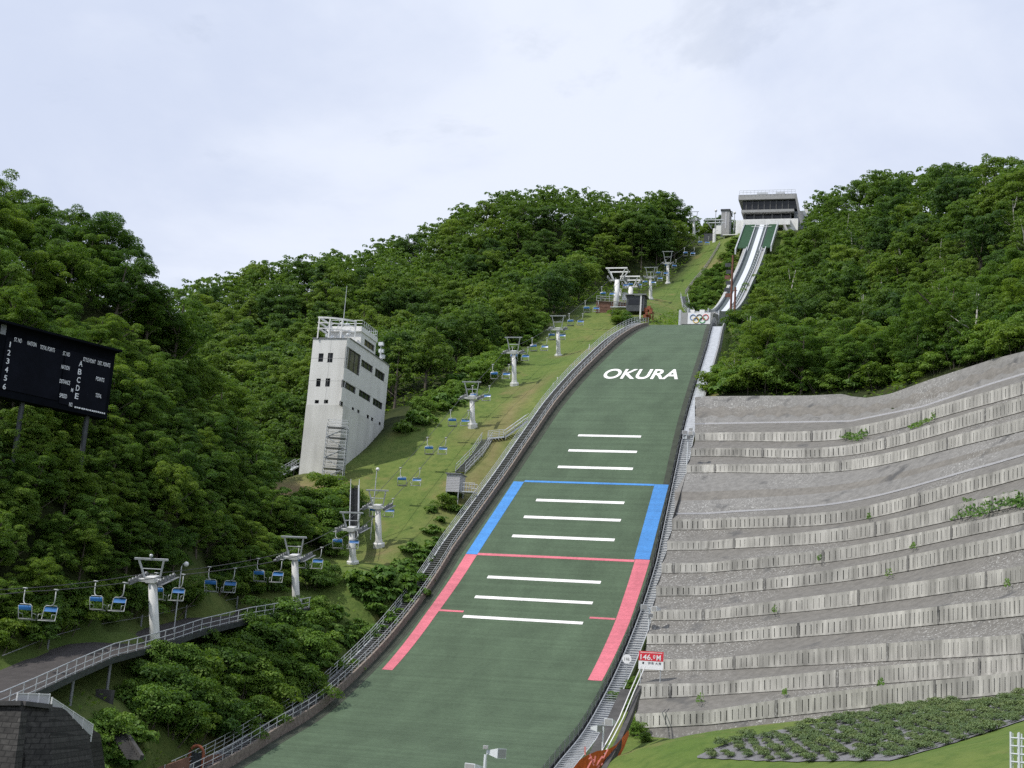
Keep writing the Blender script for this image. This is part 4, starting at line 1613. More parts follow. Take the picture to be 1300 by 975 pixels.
def make_pylon(base, H, Hs, wtop, warm, label, r=0.42, foot=True):
    """leaning column, sheave arm at Hs and a trapezoid lifting frame up to H"""
    t = empty('lift_pylon', base, label, 'pylon', 'white chairlift pylons up the grass slope')
    ax = Ud * math.cos(LEAN) + Hd * math.sin(LEAN)
    bx = np.cross(Vd, ax)                     # along the rope
    b = np.array(base)
    MB().tube([b - ax * 3, b, b + ax * Hs], [r * 1.05, r * 1.05, r * 0.85], 14).build('column', M['white_paint'], t, smooth=True)
    if foot:
        MB().tube([b - ax * 0.5, b + ax * 0.25, b + ax * 0.3, b + ax * 0.7], [r * 1.9, r * 1.9, r * 1.35, r * 1.15], 8).build('base_flange', M['white_paint'], t)
    mb = MB()
    c = b + ax * Hs
    mb.bar(c - Vd * warm, c + Vd * warm, 0.24, 0.26, up=ax)
    mb.box(c + ax * 0.12, (0.9, 0.9, 0.5), (Vd, bx, ax))
    mb.build('crossarm', M['white_paint'], t)
    mb = MB()
    T = b + ax * H
    mb.bar(T - Vd * wtop, T + Vd * wtop, 0.15, 0.17, up=ax)
    for s in (-1, 1):
        mb.bar(c + Vd * s * wtop * 0.42, T + Vd * s * wtop * 0.76, 0.13, 0.14, up=bx)
    m_ = c * 0.45 + T * 0.55
    mb.bar(m_ - Vd * wtop * 0.58, m_ + Vd * wtop * 0.58, 0.07)
    if not foot:
        mb.ball(T + ax * 0.3, 0.17, 8, 5)
    mb.build('lifting_frame', M['galv'], t)
    for s in (-1, 1):
        mb = MB()
        q = c + Vd * s * warm
        mb.bar(q - bx * 1.5, q + bx * 1.5, 0.14, 0.22, up=ax)
        for k in np.linspace(-1.35, 1.35, 6):
            mb.tube([q + bx * k + ax * 0.22 - Vd * 0.08, q + bx * k + ax * 0.22 + Vd * 0.08], 0.2, 10)
        mb.bar(q + Vd * s * 0.3 - bx * 1.6, q + Vd * s * 0.3 + bx * 1.6, 0.3, 0.05, up=ax)
        mb.build('sheave_train', M['galv_dark'], t)
    mb = MB()
    q = b + bx * -0.5
    for s in (-0.16, 0.16):
        mb.tube([q + Vd * s + ax * 0.6, q + Vd * s + ax * (Hs - 0.2)], 0.025, 4)
    for k in np.arange(0.9, Hs - 0.3, 0.4):
        mb.tube([q - Vd * 0.16 + ax * k, q + Vd * 0.16 + ax * k], 0.02, 4)
    mb.build('ladder', M['galv'], t)
    return c + ax * 0.45, c, ax


cable_nodes = []
PY = [(196.5, 806, 744, 720, 'white lift pylon standing on the asphalt walkway, nearest of the lift line'),
      (376, 765, 713, 689, 'white lift pylon at the uphill end of the asphalt walkway'),
      (448, 715, 676, 656, 'white lift pylon in front of the dark steel staircase'),
      (481, 692, 648, 628, 'white lift pylon on the grass with a tall lamp post rising behind it'),
      (600, 540, 508, 489, 'white lift pylon on the grass uphill of the grey timber hut'),
      (653, 488, 451, 433, 'white lift pylon halfway up the slope, sixth from the walkway'),
      (709, 452, 421, 405, 'white lift pylon next below the mid station deck'),
      (826, 380, 355, 343, 'white lift pylon on the grass just right of the mid station'),
      (848, 360, 337, 323, 'white lift pylon on the grass uphill of the mid station'),
      (881, 301, 282, 272, 'white lift pylon near the crest just below the top station')]
for i, (px, yb, ys, yt, lab) in enumerate(PY):
    if px < 720:
        b = on_v(px, yb, -22.0)
        if i > 0:
            b[2] = min(b[2], float(ground(b[0], b[1])) + 0.35) if False else b[2]
    else:
        b = hit(px, yb)
        if b is None:
            b = G(-108, -16)
    D = np.linalg.norm(b - CAM)
    fc = math.cos(PITCH) * 1.02
    k = D / FPX * 0.985 / (math.cos(LEAN) * 0.93 + 0.0)
    H, Hs = (yb - yt) * k * 0.97, (yb - ys) * k * 0.97
    wt = 1.5
    node, c, ax = make_pylon(b, H, Hs, 0.085 * 0 + (22.5 if i == 0 else 17.5 * 152 / D) * D / FPX, 1.35 if i < 7 else 1.25, lab, r=0.40 if i else 0.42, foot=i > 0)
    cable_nodes.append((nv(node)[0], nv(node)[1], node[2]))
# mid station: its pylons
ms = hit(784, 398)
MSN, MSV = nv(ms)
dms = np.linalg.norm(ms - CAM)


def station_frame(px, yb, ys, yt, wt, lab, name='station_gantry'):
    b = at(px, yb, dms + (6 if px > 790 else 0))
    t = empty(name, b, lab, 'gantry')
    D = dms
    H, Hs = (yb - yt) * D / FPX * 1.05, (yb - ys) * D / FPX * 1.05
    w = wt * D / FPX
    MB().tube([b - Ud * 3, b + Ud * Hs], 0.55, 12).build('column', M['white_paint'], t, smooth=True)
    mb = MB()
    for dn in (-1.4, 1.4):
        T = b + Ud * H + Hd * dn
        mb.bar(T - Vd * w, T + Vd * w, 0.26)
        for s in (-1, 1):
            mb.bar(b + Ud * Hs + Hd * dn * 0.4 + Vd * s * w * 0.35, T + Vd * s * w * 0.8, 0.2)
    mb.bar(b + Ud * Hs - Vd * w * 0.75, b + Ud * Hs + Vd * w * 0.75, 0.3)
    for s in (-1, 1):
        mb.bar(b + Ud * H + Vd * s * w * 0.9 + Hd * 1.4, b + Ud * H + Vd * s * w * 0.9 - Hd * 1.4, 0.2)
    mb.build('lifting_frame', M['white_paint'], t)
    for s in (-1, 1):
        mb = MB()
        q = b + Ud * (Hs + 0.1) + Vd * s * w * 0.75
        mb.bar(q - Hd * 1.8, q + Hd * 1.8, 0.2, 0.3)
        for k in np.linspace(-1.5, 1.5, 6):
            mb.tube([q + Hd * k + Ud * 0.25 - Vd * 0.1, q + Hd * k + Ud * 0.25 + Vd * 0.1], 0.25, 8)
        mb.build('sheave_train', M['galv_dark'], t)
    return b, b + Ud * (Hs + 0.5)


b1, nd1 = station_frame(782, 384, 356, 343, 14, 'wide white gantry with double frame on the mid station deck, the nearer of two')
b2, nd2 = station_frame(800, 381, 364, 353, 13, 'white gantry behind the mid station deck, the farther of two')
cable_nodes.append((nv(nd1)[0], nv(nd1)[1], nd1[2]))
dk = empty('lift_station', ms, 'mid station of the chairlift with a brown plank deck and a dark operator booth', 'lift station')
mb = MB()
p0, p1 = at(757, 386, dms), at(806, 384, dms)
L_ = p1 - p0
zt0 = max(p0[2], p1[2]) - 0.3
for k in range(5):
    z0, z1 = zt0 - 0.62 * (k + 1), zt0 - 0.62 * k - 0.05
    mb.hexa([*(np.array([q[0], q[1], z0]) for q in (p0, p1, p1 - Hd * 9, p0 - Hd * 9)), *(np.array([q[0], q[1], z1]) for q in (p0, p1, p1 - Hd * 9, p0 - Hd * 9))])
mb.build('deck_wall', M['brown_board'], dk)
mb = MB()
mb.hexa([*(np.array([q[0], q[1], zt0]) for q in (p0 + Hd * .2, p1 + Hd * .2, p1 - Hd * 9.2, p0 - Hd * 9.2)), *(np.array([q[0], q[1], zt0 + 0.12]) for q in (p0 + Hd * .2, p1 + Hd * .2, p1 - Hd * 9.2, p0 - Hd * 9.2))])
mb.build('deck', M['timber'], dk)
mb = MB()
for f in np.linspace(0, 1, 10):
    q = p0 + L_ * f
    q = np.array([q[0], q[1], zt0 + 0.12])
    mb.tube([q, q + Ud * 1.1], 0.05, 5)
for hh in (0.6, 1.1):
    mb.tube([np.array([p0[0], p0[1], zt0 + 0.12 + hh]), np.array([p1[0], p1[1], zt0 + 0.12 + hh])], 0.05, 5)
mb.build('railing', M['galv'], dk)
bo = at(808, 391, dms - 6)
mb = MB()
mb.box(bo + Ud * 0.6, (3.8, 3.0, 3.4), (Vd, Hd, Ud))
mb.build('booth', M['dark_steel'], dk)
mb = MB()
mb.box(bo + Ud * 2.45, (4.6, 3.8, 0.22), (Vd, Hd, Ud))
mb.build('booth_roof', M['galv_dark'], dk)
mb = MB()
mb.box(bo + Ud * 0.9 + Hd * 1.52 - Vd * 0.2, (2.6, 0.05, 1.2), (Vd, Hd, Ud))
mb.build('booth_window', M['glass'], dk)
mb = MB()
q = at(813, 393, dms - 8)
mb.bar(q - Ud * 2, q + Ud * 3.2, 0.3)
mb.bar(q + Ud * 3.2, q + Ud * 3.2 - Vd * 1.4, 0.28)
mb.build('support_post', M['white_paint'], dk)
mb = MB()
q = at(789, 392, dms - 5)
mb.box(q, (4.2, 3.0, 0.2), (Vd, Hd, Ud))
for s in (-1.9, 1.9):
    mb.bar(q + Vd * s - Ud * 6.0, q + Vd * s, 0.22)
mb.build('landing', M['galv'], dk)
mb = MB()
for f in np.linspace(-1.9, 1.9, 7):
    mb.tube([q + Vd * f + Hd * 1.4, q + Vd * f + Hd * 1.4 + Ud * 1.2], 0.05, 5)
for hh in (0.6, 1.2):
    mb.tube([q - Vd * 1.9 + Hd * 1.4 + Ud * hh, q + Vd * 1.9 + Hd * 1.4 + Ud * hh], 0.05, 5)
mb.bar(q + Vd * 2 + Hd, q + Vd * 3.4 - Hd * 3 + Ud * 3, 0.9, 0.15)
mb.build('stairs', M['galv_dark'], dk)
for k, (px, py, D, c_) in enumerate(((800, 379, dms + 3, 'white_paint'), (793, 377, dms + 4, 'speaker_grey'), (786, 372, dms + 3, 'white_paint'), (804, 408, dms - 12, 'white_paint'))):
    q = at(px, py, D)
    mb = MB()
    mb.box(q, (0.9, 0.7, 1.5), (Vd, Hd, Ud))
    mb.box(q + Ud * 0.8, (1.1, 0.9, 0.1), (Vd, Hd, Ud))
    mb.bar(q - Ud * 0.7, q - Ud * 3.0, 0.2)
    mb.build('machine_cabinet', M[c_], dk)
q = at(822, 396, dms - 8)
mb = MB()
for i in range(9):
    a = q + Vd * rng.uniform(-1.4, 1.4) + Ud * rng.uniform(-1.2, 0.9) + Hd * rng.uniform(-1, 1)
    mb.box(a, (rng.uniform(.5, 1.2), .6, rng.uniform(.4, 1.0)), (Vd, Hd, Ud))
mb.bar(q - Ud * 4.0, q, 0.3)
mb.bar(q - Ud * 4.0 + Vd * 1.2, q + Vd * 1.2, 0.2)
mb.build('return_wheel_gear', M['rust'], dk)

# top station
tb = hit(893, 293)
if tb is None:
    tb = G(-111, -13.5)
Dt = np.linalg.norm(tb - CAM)
tp = empty('lift_station', tb, 'top station of the chairlift with white gantry on the hill crest', 'lift station')
MB().tube([tb - Ud * 3, tb + Ud * 17 * Dt / FPX], 0.5, 10).build('column', M['white_paint'], tp)
mb = MB()
T = tb + Ud * 27 * Dt / FPX
for dn in (-1.2, 1.2):
    mb.bar(T - Vd * 2.7 + Hd * dn, T + Vd * 2.7 + Hd * dn, 0.25)
    for s in (-1, 1):
        mb.bar(tb + Ud * 17 * Dt / FPX + Vd * s * 0.8, T + Vd * s * 2.2 + Hd * dn, 0.2)
mb.build('lifting_frame', M['galv'], tp)
mb = MB()
mb.box(tb + Ud * 15 * Dt / FPX + Vd * 1.2, (1.4, 1.2, 2.6), (Vd, Hd, Ud))
mb.build('machine_cabinet', M['white_paint'], tp)
mb = MB()
mb.box(tb + Vd * 4.6 + Ud * 1.6, (4.2, 2.4, 0.2), (Vd, Hd, Ud))
for s in (2.8, 4.6, 6.4):
    mb.bar(tb + Vd * s - Ud * 2, tb + Vd * s + Ud * 1.6, 0.25)
mb.build('platform', M['white_paint'], tp)
mb = MB()
mb.box(tb - Vd * 1.6 + Ud * 1.8 - Hd * 3, (3.2, 2.4, 2.6), (Vd, Hd, Ud))
mb.build('booth', M['dark_steel'], tp)
for px, yt_, lab in ((908, 266, 'thin pole with a lamp between the top station and the elevator tower'), (932, 269, 'thin pole with a lamp between the elevator tower and the start house')):
    q = at(px, 288, Dt + 4)
    h = (288 - yt_) * Dt / FPX
    t = empty('lamp_post', q, lab, 'lamp post')
    MB().tube([q - Ud * 3, q + Ud * h], 0.13, 6).build('pole', M['galv'], t)
    MB().ball(q + Ud * h, 0.42, 8, 5).build('lamp_head', M['white_paint'], t)

cable_nodes.append((nv(tb)[0], nv(tb)[1], tb[2] + 17 * Dt / FPX))
first = cable_nodes[0]
cable_nodes += [(178.5, -22.0, first[2] - 3.1), (200, -22.0, first[2] - 5.6), (240, -22.0, first[2] - 8)]
cable_nodes.sort()
cn = np.array(cable_nodes)
# keep one node per station
keep = [0]
for i in range(1, len(cn)):
    if cn[i, 0] - cn[keep[-1], 0] > 3.0:
        keep.append(i)
cn = cn[keep]


def cable_pt(n, s):
    i = int(np.clip(np.searchsorted(cn[:, 0], n) - 1, 0, len(cn) - 2))
    a, b = cn[i], cn[i + 1]
    f = (n - a[0]) / (b[0] - a[0])
    sag = 0.010 * (b[0] - a[0]) * 4 * f * (1 - f)
    v = a[1] + (b[1] - a[1]) * f
    return hc(n, v + s * 1.35, a[2] + (b[2] - a[2]) * f - sag)


for s, lab in ((-1, 'dark haul rope on the forest side of the chairlift'), (1, 'dark haul rope on the landing slope side of the chairlift')):
    mb = MB()
    mb.tube([cable_pt(n, s) for n in np.arange(-110, 236, 2.0)], 0.032, 5, cap=False)
    o = mb.build('haul_rope', M['cable'], None)
    tag(o, lab, 'cable')


def make_chair():
    t = empty('lift_chair', (0, 0, 0), 'x', 'chairlift chair', 'blue backed chairs of the chairlift')
    mb = MB()                                # grip and bent hanger
    mb.box((0, 0, 0.0), (0.34, 0.16, 0.12))
    mb.tube([(0, 0, -0.02), (0.0, -0.02, -0.75), (0.06, -0.05, -0.98), (0.2, -0.12, -1.14), (0.42, -0.16, -1.2)], 0.042, 8)
    mb.build('hanger', M['chair_grey'], t, smooth=True)
    cx = 0.38
    mb = MB()
    for s in (-1, 1):                        # side hoops
        x = cx + s * 0.61
        mb.tube([(cx, -0.2, -1.2), (x - s * 0.15, -0.22, -1.2), (x, -0.2, -1.32), (x, -0.12, -1.8), (x, -0.02, -2.32), (x, 0.42, -2.36)], 0.034, 7)
        mb.tube([(x, -0.1, -1.85), (x, 0.42, -1.9), (x, 0.46, -2.3)], 0.024, 6)
    mb.tube([(cx - 0.61, 0.42, -2.36), (cx + 0.61, 0.42, -2.36)], 0.03, 6)
    mb.tube([(cx - 0.61, -0.02, -2.3), (cx + 0.61, -0.02, -2.3)], 0.03, 6)
    mb.build('frame', M['chair_grey'], t, smooth=True)
    rows = []
    for y, z in ((-0.235, -1.30), (-0.26, -1.37), (-0.25, -1.46), (-0.22, -1.56), (-0.19, -1.64)):
        rows.append([(cx + x, y - 0.03 * (1 - (x / 0.56) ** 2), z) for x in (-0.57, -0.3, 0, 0.3, 0.57)])
    r2 = [[(p[0], p[1] + 0.05, p[2]) for p in r_] for r_ in rows]
    mb = MB().grid(rows).grid([r_[::-1] for r_ in r2])
    mb.grid([rows[0], r2[0]]).grid([r2[-1], rows[-1]])
    mb.build('backrest', M['blue_plastic'], t)
    mb = MB()
    for k in range(6):
        y = -0.02 + 0.085 * k
        mb.box((cx, y, -2.27 - 0.012 * k + 0.03), (1.16, 0.07, 0.035))
    mb.build('seat', M['seat_dark'], t)
    return t


chair_n = [175, 165.4, 155.8, 146, 135.7, 125.9, 116, 105.4, 96.5, 87, 78, 68.6, 59, 48.6, 36.8, 24.8, 13.1, 2.2, -9.5, -21, -33, -46, -58, -70, -82, -94, -104]
proto = make_chair()
NUMS = ['first', 'second', 'third', 'fourth', 'fifth', 'sixth', 'seventh', 'eighth', 'ninth', 'tenth', 'eleventh', 'twelfth', 'thirteenth', 'fourteenth', 'fifteenth', 'sixteenth',
        'seventeenth', 'eighteenth', 'nineteenth', 'twentieth', 'twenty-first', 'twenty-second', 'twenty-third', 'twenty-fourth', 'twenty-fifth', 'twenty-sixth', 'twenty-seventh']
used = False
for i, n in enumerate(chair_n):
    for s in (-1, 1):
        if used:
            c = copy_tree(proto)
        else:
            c, used = proto, True
        p = cable_pt(n + (0.4 * ((i * 7) % 3 - 1) if n < 0 else 0), s)
        c.location = p
        face = -Hd if s < 0 else Hd          # direction the seat looks
        c.rotation_euler = (0, 0, math.atan2(face[1], face[0]) - math.pi / 2 + R((i * 37 % 7 - 3) * 1.2))
        c['label'] = ('blue backed lift chair on the %s rope, %s from the bottom'
                      % ('forest side' if s < 0 else 'landing slope side', NUMS[i]))

# ------------------------------------------------------------------ lamp posts, thin poles
def lamp(px, yt, yb, D, lab, r=0.06, ball=0.24, hook=0.0):
    b = at(px[1], yb, D)
    h = (yb - yt) * D / FPX
    t = empty('lamp_post', b, lab, 'lamp post')
    pts = [b - Ud * 3, b + Ud * (h - 0.25)]
    if hook:
        pts += [b + Ud * (h - 0.02) + Vd * hook * 0.4, b + Ud * h + Vd * hook]
    else:
        pts += [b + Ud * h]
    MB().tube(pts, r, 7).build('pole', M['galv'], t)
    MB().ball(pts[-1] + Vd * 0.1, ball, 10, 7).build('lamp_globe', M['white_paint'], t, smooth=True)


lamp((228, 222), 716, 790, 131, 'grey lamp post with a white globe behind the walkway pylon', hook=0.35)
lamp((478, 473), 595, 655, 178, 'grey lamp post with a white globe on the grass below the judges tower')
for px, yt, yb, lab in ((747.5, 437, 452, 'topmost of the thin pale poles along the forest side stairway'), (700.8, 486, 512, 'thin pale pole beside the stairway, second from the top'),
                        (707, 479, 492, 'short thin pole close behind the second stairway pole'), (659, 540, 556, 'short thin pole where the grey footway meets the stairway')):
    b = on_v(px, yb, -14.5)
    h = (yb - yt) * np.linalg.norm(b - CAM) / FPX
    t = empty('marker_pole', b, lab, 'pole', 'thin poles beside the stairway')
    MB().tube([b - Ud * 2, b + Ud * h], 0.075, 6).build('pole', M['white_paint'], t)
    MB().ball(b + Ud * h, 0.1, 6, 4).build('cap', M['white_paint'], t)
b = on_v(598, 652, -14.8)
t = empty('marker_pole', b, 'thin yellow-green pole beside the stairway below the grey timber hut', 'pole', 'thin poles beside the stairway')
MB().tube([b - Ud * 2, b + Ud * 2.6], 0.085, 6).build('pole', mat('yellow_green_paint', (0.42, 0.50, 0.12), 0.5, var=0.1), t)
MB().ball(b + Ud * 2.6, 0.1, 6, 4).build('cap', M['white_paint'], t)

# ------------------------------------------------------------------ grey hut with ramp, and stairs above it
hb_ = on_v(574, 625, -16.8)
hn, hv = nv(hb_)
hz = on_v(574, 624, -16.8)[2]
hut = empty('timber_hut', hc(hn, hv, hz), 'small grey slatted timber hut on posts beside the stairway', 'hut')
W2, dz = 0.92, 2.35
mb = MB()
for k in range(11):
    z0 = hz + k * dz / 11
    hbox(mb, hn - 2.4, hn, hv - W2, hv + W2, z0, z0 + dz / 11 - 0.035)
mb.build('slatted_wall', M['fence_white'], hut)
mb = MB()
hbox(mb, hn - 2.36, hn - 0.04, hv - W2 + 0.04, hv + W2 - 0.04, hz + 0.02, hz + dz - 0.06)
mb.build('inner_lining', M['grey_panel'], hut)
mb = MB()
hbox(mb, hn - 2.6, hn + 0.2, hv - W2 - 0.15, hv + W2 + 0.15, hz + dz, hz + dz + 0.12)
mb.build('roof', M['galv_dark'], hut)
for a in (-W2 + 0.1, W2 - 0.1):
    for c in (-0.12, -2.2):
        MB().tube([hc(hn + c, hv + a, hz - 5.5), hc(hn + c, hv + a, hz)], 0.07, 6).build('leg', M['galv'], hut)
br = empty('footbridge', hc(hn, hv + 2.6, hz), 'short grey footbridge joining the timber hut to the stairway', 'footbridge')
va_, vb_ = hv + W2 + 0.16, -float(HWL(hn)) - 2.25
mb = MB()
hbox(mb, hn - 1.6, hn - 0.3, va_, vb_, hz + 0.02, hz + 0.16)
mb.build('deck', M['galv'], br)
for c in (-1.55, -0.35):
    mb = MB()
    for hh in (0.55, 1.1):
        mb.tube([hc(hn + c, va_, hz + 0.16 + hh), hc(hn + c, vb_, hz + 0.16 + hh)], 0.035, 5)
    for v in np.linspace(va_, vb_, 6):
        mb.tube([hc(hn + c, v, hz + 0.16), hc(hn + c, v, hz + 1.26)], 0.035, 5)
    mb.build('railing', M['galv'], br)


def stair_flight(name, pts, w, lab, hrail=1.0, parts=('galv', 'galv_dark')):
    t = empty(name, pts[0], lab, 'stairway')
    mb, rl = MB(), [MB(), MB()]
    for a, b in zip(pts[:-1], pts[1:]):
        a, b = np.array(a), np.array(b)
        d = b - a
        L = np.linalg.norm(d)
        d = d / L
        s = np.cross(d, Ud)
        s /= np.linalg.norm(s)
        for f in np.arange(0, L, 0.42):
            mb.box(a + d * f, (w, 0.3, 0.06), (s, np.cross(Ud, s), Ud))
        for k, sg_ in enumerate((-1, 1)):
            o_ = s * sg_ * w / 2
            rl[k].bar(a + o_ - Ud * 0.1, b + o_ - Ud * 0.1, 0.07, 0.22)
            for hh in (0.5, 1.0):
                rl[k].tube([a + o_ + Ud * hrail * hh, b + o_ + Ud * hrail * hh], 0.035, 5)
            for f in np.arange(0, L + 0.01, 1.6):
                rl[k].tube([a + d * f + o_ - Ud * 0.5, a + d * f + o_ + Ud * hrail], 0.035, 5)
    mb.build('steps', M[parts[1]], t)
    for r_ in rl:
        r_.build('railing', M[parts[0]], t)
    return t


gpt = lambda px, py, dz=0.5: (lambda p: np.array([p[0], p[1], p[2] + dz]))(hit(px, py))
stair_flight('stairway', [gpt(584, 603), gpt(606, 580), gpt(618, 562)], 1.5, 'grey steel stairs climbing the grass from the timber hut')
stair_flight('footway', [gpt(619, 561), gpt(640, 559), hc(74, -12.9, float(LZ(74)) + 0.9)], 1.2, 'level grey footway from the top of the hut stairs to the landing stairway')
stair_flight('stairway', [gpt(880, 404, 0.3), gpt(871, 392, 0.3), gpt(868, 378, 0.3)], 1.6, 'short curved stairs with grey railings left of the take-off table')
# picket fence up the slope left of the in-run
fpts = [gpt(870, 374, 0), gpt(880, 360, 0), gpt(893, 345, 0), gpt(903, 330, 0), gpt(914, 311, 0)]
t = empty('picket_fence', fpts[0], 'weathered picket fence running up the grass left of the inrun', 'fence')
mb, k = MB(), 0
for a, b in zip(fpts[:-1], fpts[1:]):
    mb.bar(a + Ud * 0.9, b + Ud * 0.9, 0.08, 0.1)
    mb.bar(a + Ud * 0.35, b + Ud * 0.35, 0.08, 0.1)
mb.build('rail', M['timber'], t)
for a, b in zip(fpts[:-1], fpts[1:]):
    L = np.linalg.norm(b - a)
    for f in np.arange(0, L, 1.3):
        p = a + (b - a) * f / L
        MB().bar(p - Ud * 0.6, p + Ud * 1.25, 0.14, 0.12).build('post', M['grey_panel'], t)

# ------------------------------------------------------------------ walkway on posts (lower left)
near = [(392, 772, 150.5), (376, 775.5, 148), (345, 781, 144), (316, 786, 140), (255, 801, 131.5), (220, 813, 126.5), (183, 824, 121.5), (142, 835, 115.5), (94, 856, 108), (41, 881, 101), (0, 899, 97), (-70, 925, 92)]
farp = [(386, 764, 154), (370, 765, 153), (335, 768, 150), (300, 773, 146.5), (235, 785, 138), (196, 795, 133), (160, 802, 128.5), (110, 811, 122.5), (60, 826, 116), (0, 851, 109), (-40, 868, 105), (-120, 890, 101)]
P_n = [at(*q) for q in near]
P_f = [at(*q) for q in farp]
wk = empty('elevated_walkway', P_n[5], 'dark asphalt walkway on grey posts curving down under the chairlift', 'walkway')
rows = [[a + (b - a) * f for f in np.linspace(0, 1, 6)] for a, b in zip(P_n, P_f)]
MB().grid(rows).build('asphalt_surface', M['asphalt'], wk)
mb = MB()
for a, b in zip(P_n[:-1], P_n[1:]):
    mb.hexa([a - Ud * 0.45, b - Ud * 0.45, b - Ud * 0.45 + Vd * 0.18, a - Ud * 0.45 + Vd * 0.18, a + Ud * 0.06, b + Ud * 0.06, b + Ud * 0.06 + Vd * 0.18, a + Ud * 0.06 + Vd * 0.18])
mb.build('edge_girder', M['dark_steel'], wk)
rl = MB()
for hh in (1.15, 0.62, 0.2):
    rl.tube([q + Ud * hh + Vd * 0.1 for q in P_n], 0.035 if hh < 1 else 0.045, 6)
ra = rl.build('railing', M['galv'], wk)
seg = [np.linalg.norm(b - a) for a, b in zip(P_n[:-1], P_n[1:])]
cum = np.r_[0, np.cumsum(seg)]
for s in np.arange(0.2, cum[-1], 1.7):
    i = min(int(np.searchsorted(cum, s) - 1), len(seg) - 1)
    i = max(i, 0)
    q = P_n[i] + (P_n[i + 1] - P_n[i]) * (s - cum[i]) / seg[i]
    MB().tube([q + Vd * 0.1, q + Vd * 0.1 + Ud * 1.15], 0.04, 6).build('post', M['galv'], ra)
for px, yt, yb, D in ((94, 857, 905, 108.5), (141, 836, 884, 116), (207, 818, 868, 125), (339, 784, 815, 143.5), (375, 777, 800, 149), (386, 775, 785, 151)):
    a = at(px, yt, D)
    MB().tube([a - Ud * ((yb - yt) * D / FPX + 2), a - Ud * 0.1], 0.13, 8).build('support_post', M['galv_dark'], wk)
# posts along the far edge of the walkway
for a, lab in ((P_f[5] + (P_f[6] - P_f[5]) * 0.5, 0), (P_f[4], 1), (P_f[3], 2), (P_f[7], 3), (P_f[8], 4)):
    MB().tube([a - Ud * 0.6, a + Ud * 1.3], 0.09, 6).build('edge_post', M['galv_dark'], wk)
mb = MB()
for i in range(3, 9):
    mb.bar(P_f[i] + Ud * 1.1, P_f[i + 1] + Ud * 1.1, 0.05)
mb.build('far_rail', M['galv_dark'], wk)

# ------------------------------------------------------------------ bottom left: stone wall, white panel fence, rusty arch
sw = empty('stone_wall', at(60, 940, 92), 'dark mossy stone retaining wall below the end of the walkway', 'wall')
A_ = [(-60, 893, 88), (28, 893, 88), (62, 897, 90), (113, 932, 98), (122, 990, 101)]
top_ = [at(*q) for q in A_]
bot_ = [at(q[0] + 8, 1040, q[2] - 4) for q in A_]
MB().grid([top_, [a * .5 + b * .5 for a, b in zip(top_, bot_)], bot_]).build('face', M['stone_dark'], sw)
mb = MB()
back = [p + np.array([0, 3.0, -0.1]) for p in top_]
mb.grid([top_, back])
mb.build('top_fill', M['stone_dark'], sw)
mb = MB()
for a, b in zip(top_[:2], top_[1:3]):
    mb.bar(a + Ud * 0.02, b + Ud * 0.02, 0.6, 0.28)
mb.build('coping', M['concrete_dark'], sw)
but = at(12, 960, 84)
mb = MB()
q0, q1, q2, q3 = at(-60, 905, 85.5), at(27, 903, 85.5), at(10, 1040, 80), at(-70, 1040, 80)
mb.hexa([q3, q2, q2 + np.array([0, 1.5, 0]), q3 + np.array([0, 1.5, 0]), q0, q1, q1 + np.array([0, 1.2, 0]), q0 + np.array([0, 1.2, 0])])
mb.build('buttress', M['stone_dark'], sw)
pf = empty('panel_fence', at(42, 895, 90), 'white panel fence on the stone wall, stepping down to the right', 'fence')


def fence_run(a, b, h, k):
    d = b - a
    for i in range(k):
        p, q = a + d * i / k, a + d * (i + 1) / k
        e = (q - p) * 0.04
        mb = MB()
        mb.hexa([p + e, q - e, q - e + Hd * -0.05, p + e + Hd * -0.05, p + e + Ud * h, q - e + Ud * h, q - e + Hd * -0.05 + Ud * h, p + e + Hd * -0.05 + Ud * h])
        mb.build('panel', M['fence_white'], pf)
    for i in range(k + 1):
        p = a + d * i / k
        MB().bar(p - Ud * 0.4, p + Ud * (h + 0.08), 0.09).build('post', M['white_paint'], pf)
    mb = MB()
    mb.bar(a + Ud * (h + 0.03), b + Ud * (h + 0.03), 0.08, 0.06)
    mb.build('top_rail', M['white_paint'], pf)


fence_run(at(20, 897, 88.5), at(61, 898, 90.5), 0.78, 3)
fence_run(at(64, 901, 91), at(116, 934, 98.5), 0.72, 4)
ct = empty('concrete_steps', at(160, 935, 108), 'sloping concrete stair kerb in the bushes below the walkway', 'steps')
a, b = at(142, 905, 111), at(180, 962, 105)
mb = MB()
mb.bar(a, b, 0.28, 0.4)
mb.build('kerb', M['concrete_dark'], ct)
mb = MB()
d = b - a
for f in np.linspace(0, 1, 20):
    mb.box(a + d * f - Vd * 0.65 - Ud * 0.1, (1.1, 0.3, 0.16), (Vd, Hd, Ud))
mb.build('steps', M['concrete_dark'], ct)
mb = MB()
mb.box(at(132, 890, 113) - Ud * 0.4, (1.4, 0.5, 2.6), (Vd, Hd, Ud))
mb.build('pier', M['concrete_dark'], ct)
